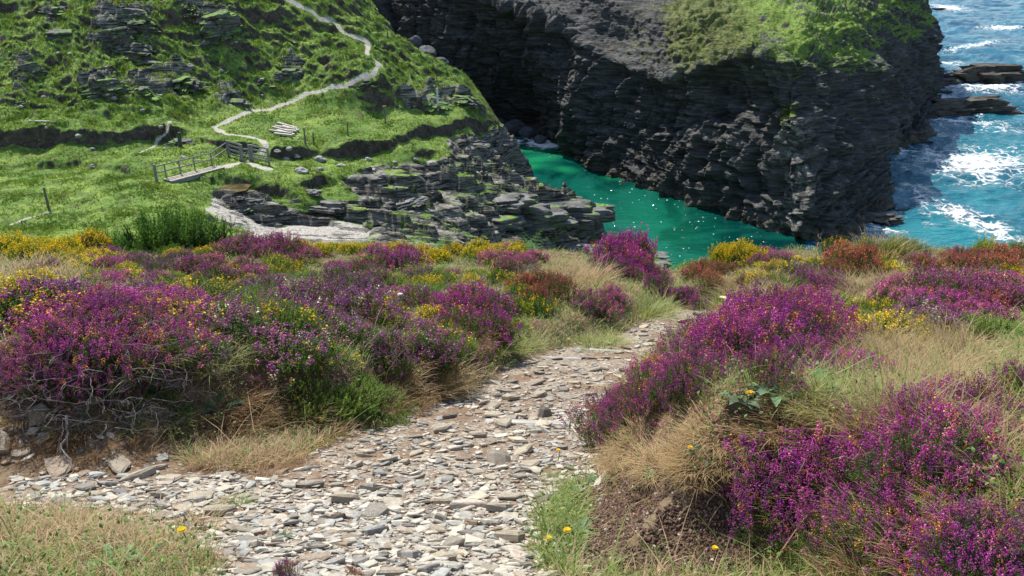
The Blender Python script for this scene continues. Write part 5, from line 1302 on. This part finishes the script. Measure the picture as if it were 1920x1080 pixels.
step_beam(1015, 671, 1090, 675, .035, 'weathered timber step edge at the bend of the path')
step_beam(1082, 655, 1165, 662, .04, 'shorter timber step edge just above the bend of the path')
# ================================================================== ROCKS OF VALLEY, SHORE AND SEA
import bmesh
def block_rock(seed, fx=1.4, fy=1.0, fz=.7, beds=5.0, rough=.10):
    """bedded slate mass: a stack of broken polygonal beds read off as one closed surface of revolution"""
    r = np.random.default_rng(seed); na, sub_ = 72, 5; nb = int(round(beds)); an = np.arange(na) / na * 2 * np.pi
    dirs = np.array([1.0, .72, 1.15, .85, 1.05]); V = []; Z = 0; o = r.uniform(-40, 40, 2)
    hs = r.uniform(.5, 1.5, nb); hs = hs / hs.sum() * fz * 1.5
    def outline(k):
        m = r.integers(6, 9); c = np.sort(r.uniform(0, 2 * np.pi, m)); dd = r.uniform(.80, 1.12, m); rad = np.full(na, 9.)
        for ci, di in zip(np.r_[c, [0, 1.57, 3.14, 4.71]], np.r_[dd, [1.05] * 4]):
            cs = np.cos(an - ci); rad = np.where(cs > .05, np.minimum(rad, di / np.maximum(cs, .05)), rad)
        return np.minimum(rad, 1.35)
    base = outline(0); rows = []; off = np.zeros(2)
    for k in range(nb):
        t = k / max(1, nb - 1); rad = (.62 * base + .38 * outline(k)) * (1.08 - .42 * t ** 1.4) * r.uniform(.90, 1.06); off = off + r.normal(0, .05, 2)
        for j, (g, zz) in enumerate([(.965, 0.0), (1.0, .10), (1.0, .5), (.99, .9), (.95, 1.0)]):
            rows.append((rad * g, Z + hs[k] * zz, off.copy()))
        Z += hs[k]
    for g in (.72, .45, .2): rows.append((rows[5 * nb - 1][0] * g, Z + .02 * fz, off))
    out = []
    for rad, z, of in rows:
        x, y = np.cos(an) * rad, np.sin(an) * rad; n = 1 + rough * fbm(x * 2.2 + o[0], y * 2.2 + o[1], z * 2.5, 403, 4)
        out.append(np.stack([(x * n + of[0]) * fx, (y * n + of[1]) * fy, z - fz * .75 + .10 * fz * noise(x * 1.3 + o[0], y * 1.3 + o[1], 0, 405) + .12 * fz * x], -1))
    V = np.concatenate(out + [out[-1].mean(0, keepdims=True)]); nr = len(rows); F = []
    for i in range(nr - 1):
        for k in range(na): F.append((i * na + k, i * na + (k + 1) % na, (i + 1) * na + (k + 1) % na, (i + 1) * na + k))
    for k in range(na): F.append(((nr - 1) * na + k, (nr - 1) * na + (k + 1) % na, nr * na, nr * na))
    F = np.array(F); T = np.concatenate([F[:-na][:, [0, 1, 2]], F[:-na][:, [0, 2, 3]], F[-na:, :3]])
    return V, T
def round_rock(seed):
    bm = bmesh.new(); bmesh.ops.create_icosphere(bm, subdivisions=4, radius=1.0); V = np.array([v.co[:] for v in bm.verts]); F = np.array([[v.index for v in f.verts] for f in bm.faces]); bm.free()
    o = np.random.default_rng(seed).uniform(-50, 50, 3); W = V + o
    c = np.random.default_rng(seed + 1).normal(size=(9, 3)); c /= np.linalg.norm(c, axis=1)[:, None]
    rad = np.min(np.where(V @ c.T > .1, .86 / np.maximum(V @ c.T, .1), 9), axis=1); rad = np.minimum(rad, 1.1)
    rad = rad * (1 + .18 * fbm(W[:, 0], W[:, 1], W[:, 2], 431, 3) + .05 * fbm(W[:, 0] * 4, W[:, 1] * 4, W[:, 2] * 4, 433, 3))
    return V * rad[:, None] * np.array([1.2, 1.0, .8]), F
def rock_mat(name, A, B, moss, lich=(.20, .16, .07), mossy=.50):
    q = NT(name); P = q.pos(); nz = q.nz(); st = q.tex(1.0, 6, .7, q.scl(P, (.7, .7, 8.0))); n = q.tex(2.2, 5, .65, P); rr = q.n('ObjectInfo').outputs['Random']
    c = q.mix(q.ramp(st, .34, .68), A, B); c = q.mix(q.math('MULTIPLY', q.ramp(n, .60, .70), .4), c, lich)
    if moss: c = q.mix(q.math('MULTIPLY', q.ramp(nz, .55, .85), q.ramp(q.math('ADD', q.tex(.8, 4, .6, P), q.math('MULTIPLY', rr, .12)), mossy, mossy + .10)), c, q.mix(q.ramp(n, .4, .6), (.06, .135, .02), (.14, .235, .032)))
    return q.done(q.pbr(c, .85, q.bump(st, .6, .18, q.bump(n, .5, .10)), spec=.25))
M_CRAG = rock_mat('crag_slate', (.040, .040, .038), (.16, .155, .145), True); M_SHELF = rock_mat('shelf_slate', (.042, .042, .041), (.19, .185, .175), True, mossy=.60)
M_SEAROCK = rock_mat('wet_sea_rock', (.026, .024, .021), (.115, .10, .08), False); M_PALE = rock_mat('pale_rock', (.17, .165, .15), (.38, .36, .33), False); M_BOULD = rock_mat('grey_boulder', (.05, .054, .058), (.13, .137, .145), False)
def rock_meshes(tag_, n, mat, gen=None, **k):
    out = []
    for i in range(n):
        V, F = (gen or block_rock)(800 + i + hash_(tag_) % 91, **k); mb = MB(); mb.add(V, F); o = mb.build(tag_, mat); out.append(o.data); bpy.data.objects.remove(o)
    return out
def put_rock(me, name, loc, sx, rz, label, cat, group=None, sy=1.0, sz=1.0, tilt=(0, 0)):
    o = bpy.data.objects.new(name, me); COL.objects.link(o); o.location = loc; o.rotation_euler = (tilt[0], tilt[1], rz); o.scale = (sx, sx * sy, sx * sz); return tag(o, label, cat, group)
CR = rock_meshes('rock_outcrop', 5, M_CRAG, beds=7, fz=1.0, rough=.75); SB = rock_meshes('slate_block', 6, M_SHELF, fx=1.9, fz=.34, beds=3.0, rough=.5); SR = rock_meshes('sea_rock', 4, M_SEAROCK, fx=1.9, fy=.8, fz=.62, beds=3, rough=1.0); BO = rock_meshes('boulder', 4, M_BOULD, gen=round_rock); PS = rock_meshes('pale_stone', 4, M_PALE, gen=round_rock)
rr = np.random.default_rng(61)
for k, (px, py, w_, szz, lab) in enumerate([
    (232, 30, 42, .9, 'dark layered crag at the top of the hillside, largest of the hill'), (250, 92, 40, .75, 'dark ledged crag just below the largest crag of the hill'), (215, 60, 26, .9, 'grassy-topped crag at the left shoulder of the largest crag'),
    (412, 40, 34, 1.1, 'dark square crag standing alone near the top of the hillside'), (400, 78, 24, .7, 'low dark ledge under the square crag'), (182, 158, 36, .75, 'rounded crag with grassy cap left of another above the long bank'),
    (262, 168, 22, .8, 'smaller rounded crag right of another above the long bank'), (335, 150, 34, .6, 'dark hollowed crag below the square crag'), (545, 135, 22, .9, 'small dark crag below the winding footpath'), (352, 12, 22, .9, 'small crag at the top edge between two larger ones'),
    (45, 130, 22, 1.2, 'steep dark crag at the far left of the hillside'), (98, 14, 26, .6, 'pale capped ledge near the top left corner'), (435, 188, 26, .6, 'broken dark ledge beside the lower footpath'), (40, 190, 20, .7, 'dark ledge at the far left foot of the hill'),
    (800, 182, 42, .42, 'dark rock band behind the pale post'), (860, 178, 28, .5, 'dark rock band at the ridge above the cove'), (485, 150, 20, .6, 'low dark ledge in the middle of the hillside'), (110, 60, 24, .8, 'grey slabby crag left of the largest crag'), (345, 262, 26, .55, 'rough stony mound behind the small dark stump'), (690, 150, 20, .6, 'dark ledge under the bend of the footpath')]):
    p = H.hit(px, py + 6)[0]; s = w_ * p[1] / F_PX; put_rock(CR[k % 5], 'rock_outcrop', p + np.array([0, .42 * s, -.22 * s]), s / 1.25, rr.normal(0, .35), lab, 'rock outcrop', None, .9, szz * 1.15, (rr.normal(.05, .14), rr.normal(0, .14)))
# blocks lying on the rocky point
zones = [((620, 385, 1080, 435), 5, 46, 'long slate block on the lower shelf of the rocky point', 'blocks on the lower shelf'), ((420, 352, 600, 400), 6, 20, 'flat pale slate block lying in the stream bed', 'slabs in the stream bed'), ((880, 245, 950, 290), 3, 16, 'dark shattered block at the turf edge above the cove', 'blocks at the turf edge')]
for (x0, y0, x1, y1), n, w_, lab, g in zones:
    for i in range(n):
        p = H.hit(rr.uniform(x0, x1), rr.uniform(y0, y1))[0]; s = w_ * rr.uniform(.5, 1.25) * p[1] / F_PX
        put_rock(SB[rr.integers(6)], 'slate_block', p + np.array([0, 0, .02 * s]), s / 1.7, rr.normal(-.1, .35), lab, 'slate block', g, 1, rr.uniform(.8, 1.7), (rr.normal(0, .07), rr.normal(-.06, .07)))
tip = H.hit(1075, 385)[0]
put_rock(SB[0], 'slate_block', H.hit(1060, 395)[0] + np.array([0, 0, -.3]), 1.9, -.15, 'big dark slate block at the very tip of the rocky point above the water', 'slate block', None, .9, 1.9)
put_rock(SB[2], 'slate_block', H.hit(985, 400)[0] + np.array([0, 0, -.2]), 2.1, .1, 'broad layered block behind the tip of the rocky point', 'slate block', None, .9, 1.5)
put_rock(SB[3], 'rock_slab', at_z(1140, 474, -25.2), 2.2, -.25, 'pale striped rock slab at the water edge behind the tall heather mound', 'rock slab', None, .8, .55)
for k, (px, py) in enumerate([(520, 285), (537, 300), (600, 318), (640, 312), (565, 322), (690, 300), (700, 320), (740, 305), (600, 300), (780, 300), (810, 310), (660, 335)]):
    p = H.hit(px, py)[0]; put_rock(PS[k % 4], 'pale_stone', p + np.array([0, 0, .04]), rr.uniform(.18, .42), rr.uniform(0, 3), 'pale stone lying on the turf between the fence and the rocky point', 'stone', 'pale stones near the rocky point', 1, .8)
for k in range(34):
    p = H.hit(rr.uniform(40, 560), rr.uniform(60, 330))[0]; put_rock(PS[k % 4], 'pale_stone', p + np.array([0, 0, .02]), rr.uniform(.09, .26), rr.uniform(0, 3), 'small pale stone showing through the turf of the green valley side', 'stone', 'pale stones on the valley side', 1, .9)
for k, (px, py, w_, lab) in enumerate([(962, 243, 22, 'large grey boulder on the little beach at the head of the cove'), (992, 250, 16, 'rounded grey boulder right of the large one at the cove head'), (938, 232, 14, 'grey boulder at the left of the cove head beach'), (1012, 262, 10, 'small boulder awash by the white foam of the cove'), (920, 208, 14, 'bluish boulder beside the ridge above the cove head'), (800, 100, 16, 'bluish boulder in the dark gully beside the ridge'), (825, 118, 12, 'small bluish boulder below another in the dark gully'), (778, 78, 12, 'bluish boulder highest in the dark gully')]):
    p = at_z(px, py, SEA + .4) if px > 915 else at_Y(px, py, 99 + (150 - py) * .08); s = w_ * p[1] / F_PX; put_rock(BO[k % 4], 'boulder', p, s, k, lab, 'boulder')
for k, (px, py, w_, sy, sz, rz, lab) in enumerate([
    (1848, 150, 74, .7, .75, -.12, 'long brown rock island breaking the surf at the upper right'), (1800, 212, 92, .6, .55, .05, 'low dark ledge running out from the headland into the sea'), (1695, 262, 46, .9, .7, 0, 'dark rock apron at the foot of the headland'), (1768, 160, 24, 1, 1.0, .3, 'dark stump of rock between the headland and the brown island'), (1768, 174, 18, .7, .35, 0, 'low wet rock below the dark stump'),
    (1806, 326, 20, .5, .25, .1, 'small flat rock in the white foam'), (1903, 318, 8, .6, .4, 0, 'tiny rock tip in the foam at the right edge'), (1757, 18, 12, .5, .4, 0, 'small rock in the surf at the top right'), (1640, 415, 52, .9, .45, .2, 'broken dark rocks at the seaward foot of the headland corner'), (1625, 345, 34, 1, .8, .4, 'dark rock buttress at the seaward foot of the headland'), (1690, 395, 14, .6, .3, 0, 'low wet rock just off the headland corner'), (1880, 208, 12, .6, .4, 0, 'outer tip of the low dark ledge')]):
    p = at_z(px, py, SEA); s = w_ * p[1] / F_PX; put_rock(SR[k % 4], 'sea_rock', p + np.array([0, 0, .08 * s]), s / 1.9, rz, lab, 'sea rock', None, sy * 1.2, sz * 1.5)

# ================================================================== FOOTPATH, STREAM
def ribbon(name, pts, width, mat, lift=.05, seed=0):
    P = H.hit([p[0] for p in pts], [p[1] for p in pts])[:, :2]; L_ = np.r_[0, np.cumsum(np.hypot(*np.diff(P, axis=0).T))]; n = max(20, int(L_[-1] / .15)); t = np.linspace(0, L_[-1], n)
    C = np.stack([np.interp(t, L_, P[:, 0]), np.interp(t, L_, P[:, 1])], 1)
    for _ in range(6): C[1:-1] = (C[:-2] + 2 * C[1:-1] + C[2:]) / 4
    T = norm(np.gradient(C, axis=0)); Nr = np.stack([-T[:, 1], T[:, 0]], 1); m = 7; us = np.linspace(-.5, .5, m)
    w = width * (1 + .35 * noise(t * .6, seed + .5, 0, 411) + .2 * noise(t * 2.2, seed + .5, 0, 412))
    X = C[:, 0, None] + Nr[:, 0, None] * us * w[:, None]; Y = C[:, 1, None] + Nr[:, 1, None] * us * w[:, None]
    Z = H.at(X, Y); Zc = Z.copy()
    for _ in range(4): Zc[1:-1] = (Zc[:-2] + 2 * Zc[1:-1] + Zc[2:]) / 4
    Z = np.maximum(Z, .5 * Z + .5 * Zc.max(1, keepdims=True)) + lift - .10 * (np.abs(us) * 2) ** 4
    return kind(mesh_obj(name, np.stack([X, Y, Z], -1).reshape(-1, 3), None, grid_faces(n, m), mat, smooth=True), 'structure')
q = NT('trodden_path'); P = q.pos(); n = q.tex(5, 5, .65, P); c = q.mix(q.ramp(n, .35, .65), (.25, .215, .16), (.46, .42, .35)); M_TRACK = q.done(q.pbr(c, .95, q.bump(n, .6, .06), spec=.1))
#ribbon('footpath', [(530, -8), (560, 8), (585, 18), (600, 34), (622, 42), (645, 58), (668, 68), (690, 82), (688, 98), (705, 108), (712, 120), (700, 134), (670, 146), (630, 158), (608, 166), (570, 180), (530, 194), (480, 208), (430, 224), (402, 238), (425, 250), (465, 255), (490, 263), (500, 274), (492, 286)], .62, M_TRACK, .08)
#ribbon('footpath', [(418, 314), (440, 306), (462, 304), (480, 310), (500, 314)], .8, M_TRACK, .08, 5)
#ribbon('footpath', [(20, 420), (50, 408), (90, 398)], .3, M_TRACK, .06, 7)
q = NT('peaty_stream'); P = q.pos(); n = q.tex(1.5, 4, .6, P); M_STREAM = q.done(q.pbr(q.mix(q.ramp(n, .4, .6), (.06, .042, .02), (.14, .10, .055)), .08, q.bump(q.tex(5, 4, .6, P), .25, .05), spec=.5))
def pool(pts):
    P = H.hit([p[0] for p in pts], [p[1] for p in pts]); z = np.median(P[:, 2]) + .05; V = np.c_[P[:, :2], np.full(len(P), z)]; c = V.mean(0); n = len(V); F = [(i, (i + 1) % n, n) for i in range(n)]
    kind(mesh_obj('stream', np.vstack([V, c]), np.array(F), None, M_STREAM), 'structure')
pool([(410, 352), (422, 348), (442, 347), (462, 351), (474, 356), (462, 361), (440, 362), (420, 358)])

# ================================================================== FOOTBRIDGE, FENCES, POSTS, TIMBERS
q = NT('grey_timber'); v = q.pos(); c = q.attr('Col', 'Color'); f = q.tex(6, 5, .65, q.scl(v, (1, 1, 1)))
c = q.mix(1.0, c, q.mix(q.ramp(f, .3, .7), (.65, .64, .62), (1.15, 1.14, 1.12)), 'MULTIPLY'); M_RAIL = q.done(q.pbr(c, .85, None, spec=.2))
WOOD = (.235, .235, .215)
def part(name, vf_list, parent, col=WOOD, mat=None):
    mb = MB(); o0 = np.array(parent.location)
    for V, F in vf_list: mb.add(np.asarray(V) - o0, F, col)
    return mb.build(name, mat or M_RAIL, parent)
def post_vf(p, h, w, base=.3):
    return box_vf(p[0], p[1], p[2] + (h - base) / 2, w, w, h + base)
# footbridge
A, B = H.hit(314, 341)[0], H.hit(414, 315)[0]; A[2] += .10; B[2] += .10
d = norm(B - A); side = norm(np.cross(d, [0, 0, 1.0])); Wd = .95
br = empty('footbridge', tuple((A + B) / 2)); tag(br, 'grey timber footbridge with one handrail across the little stream', 'footbridge')
Lb = np.linalg.norm(B - A); npl = 26
part('deck', [beam_between(A + d * Lb * (k + .5) / npl - side * Wd / 2 + np.array([0, 0, rng.normal(0, .004)]), A + d * Lb * (k + .5) / npl + side * Wd / 2, Lb / npl * .93, .06) for k in range(npl)], br, (.34, .31, .26))
for sg in (-1, 1): part('bearer', [beam_between(A + side * sg * .4 + np.array([0, 0, -.17]), B + side * sg * .4 + np.array([0, 0, -.17]), .12, .24)], br, (.24, .25, .25))
base_l = [A - side * (Wd / 2 + .05) + d * Lb * t for t in (-.10, .07, .33, .60, .93)]
for k, p in enumerate(base_l): part('post', [post_vf(p, 1.02 if k else 1.15, .08 if k else .15)], br)
E = H.hit(428, 292)[0]
for h_ in (.97, .52): part('handrail', [beam_between(base_l[0] + np.array([0, 0, h_]), base_l[-1] + np.array([0, 0, h_]), .05, .08), beam_between(base_l[-1] + np.array([0, 0, h_]), E + np.array([0, 0, h_ + .05]), .05, .08)], br)
def panel(name, pa, pb, label, cat, rails, brace=False):
    o = empty(name, tuple(pa)); tag(o, label, cat); dd = norm(pb - pa)
    part('post', [post_vf(pa, 1.30, .14)], o); part('post', [post_vf(pb, 1.30, .14)], o)
    for h_ in rails: part('rail', [beam_between(pa + np.array([0, 0, h_]), pb + np.array([0, 0, h_]), .05, .12)], o)
    if brace: part('brace', [beam_between(pa + np.array([0, 0, .2]), pb + np.array([0, 0, .95]), .05, .08)], o)
    return o
Q = [H.hit(x, y)[0] for x, y in ((429, 294), (453, 302), (456, 303), (470, 303), (474, 303), (505, 310))]
panel('timber_fence', Q[0], Q[1], 'grey timber fence panel joining the end of the footbridge handrail', 'fence', (1.24, .95, .62, .30)); panel('gate', Q[2], Q[3], 'small timber gate between the two fence panels beyond the footbridge', 'gate', (.95, .62, .32), True); panel('timber_fence', Q[4], Q[5], 'grey timber fence panel right of the small gate', 'fence', (1.24, .95, .62, .30))
def post(px, py, h_px, w, label, col=(.16, .14, .12), name='fence_post', tilt=0, cap=False):
    p = H.hit(px, py)[0]; h = h_px * p[1] / F_PX / CP; o = empty(name, tuple(p)); tag(o, label, 'post')
    V, F = tube([(0, 0, -.2), (tilt * .5 * h, 0, h * .5), (tilt * h, 0, h)], [w * .55, w * .5, w * .42], 7); V = np.vstack([V, [[tilt * h, 0, h + .01]]]); F = np.vstack([F] + [[(14 + k, 14 + (k + 1) % 7, 21, 21)] for k in range(7)])
    F3 = F[-7:, :3]; mb = MB(); mb.add(V, F[:-7], col); mb.F3.append(F3); b = mb.build(name, M_RAIL); b.location = p; bpy.data.objects.remove(o); tag(b, label, 'post')
    if cap: mb = MB(); V, F = box_vf(0, 0, h + .05, .30, .12, .16); mb.add(V, F, (.30, .22, .15)); mb.build('sign', M_RAIL, b)
    return b
post(91, 390, 38, .16, 'weathered post standing alone in the left field'); post(573, 271, 29, .14, 'dark fence post left of a shorter one on the turf edge'); post(589, 272, 22, .14, 'shorter dark fence post right of a taller one on the turf edge'); post(653, 255, 24, .13, 'dark fence post midway along the turf edge')
post(723, 233, 29, .14, 'dark post with a little brown sign on top casting a long shadow', cap=True); post(821, 206, 36, .20, 'pale thick post on the turf above the cove', (.62, .62, .60)); post(684, 40, 14, .13, 'fence post highest on the ridge above the dark gully'); post(727, 72, 16, .13, 'middle fence post on the ridge above the dark gully'); post(767, 100, 17, .13, 'lowest fence post on the ridge above the dark gully')
post(338, 276, 26, .30, 'dark stumpy post on a bare mound left of the footbridge fence', (.07, .075, .06), 'stump', .08)
for k in range(8):
    a = H.hit(506 + 5 * (k % 4) + 9 * (k // 4), 247 - 4 * (k % 4) + 6 * (k // 4))[0]; b = H.hit(546 + 4 * (k % 4) + 2 * (k // 4), 255 - 4 * (k % 4) + 4 * (k // 4))[0]; a[2] += .12 + .10 * (k % 2); b[2] += .12 + .10 * ((k + 1) % 2); c0 = (a + b) / 2
    mb = MB(); V, F = beam_between(a - c0, b - c0, .20, .13); mb.add(V, F, np.array((.50, .46, .40)) * (.85 + .04 * k)); o = mb.build('timber', M_RAIL); o.location = c0; tag(o, 'pale weathered timber in the loose pile on the turf by the footpath', 'timber', 'timbers of the pile by the footpath')
a, b = H.hit(54, 229)[0], H.hit(104, 231)[0]; a[2] += .1; b[2] += .1; mb = MB(); V, F = beam_between(a - (a + b) / 2, b - (a + b) / 2, .16, .10); mb.add(V, F, (.45, .41, .34)); o = mb.build('plank', M_RAIL); o.location = (a + b) / 2; tag(o, 'long pale plank lying on top of the earth bank at the left', 'plank')
# ================================================================== LIGHT, SKY, CAMERA
SUN = Vector((-.44, .68, 1.13)).normalized()
el = math.asin(SUN.z); az = math.atan2(SUN.x, SUN.y)
w = bpy.data.worlds.new('World'); scene.world = w; w.use_nodes = True
nt = w.node_tree; bg = nt.nodes['Background']
sk = nt.nodes.new('ShaderNodeTexSky'); sk.sky_type = 'NISHITA'; sk.sun_disc = False
sk.sun_elevation = el; sk.sun_rotation = az; sk.air_density = 1.0; sk.dust_density = .6; sk.ozone_density = 1.2
nt.links.new(sk.outputs[0], bg.inputs[0]); bg.inputs[1].default_value = .15
sl = bpy.data.lights.new('sun', 'SUN'); sl.energy = 5.0; sl.angle = math.radians(.53); sl.color = (1, .955, .87)
so = bpy.data.objects.new('sun', sl); COL.objects.link(so); so.rotation_euler = (-SUN).to_track_quat('-Z', 'Y').to_euler()
cd = bpy.data.cameras.new('camera'); cam = bpy.data.objects.new('camera', cd); COL.objects.link(cam)
cd.sensor_fit = 'HORIZONTAL'; cd.sensor_width = 36; cd.lens = 36 * F_PX / 1920; cd.clip_start = .05; cd.clip_end = 6000
cam.location = (0, 0, 0); cam.rotation_euler = (math.pi / 2 - PITCH, 0, 0); scene.camera = cam
vs = scene.view_settings; scene.display_settings.display_device = 'sRGB'
vs.view_transform = 'Standard'; vs.look = 'None'; vs.exposure = .62; vs.gamma = 1; vs.use_curve_mapping = False
scene.cycles.use_denoising = True
scene.cycles.max_bounces = 8; scene.cycles.diffuse_bounces = 3; scene.cycles.glossy_bounces = 2; scene.cycles.transmission_bounces = 4; scene.cycles.transparent_max_bounces = 4
scene.cycles.caustics_reflective = False; scene.cycles.caustics_refractive = False; scene.cycles.sample_clamp_indirect = 6
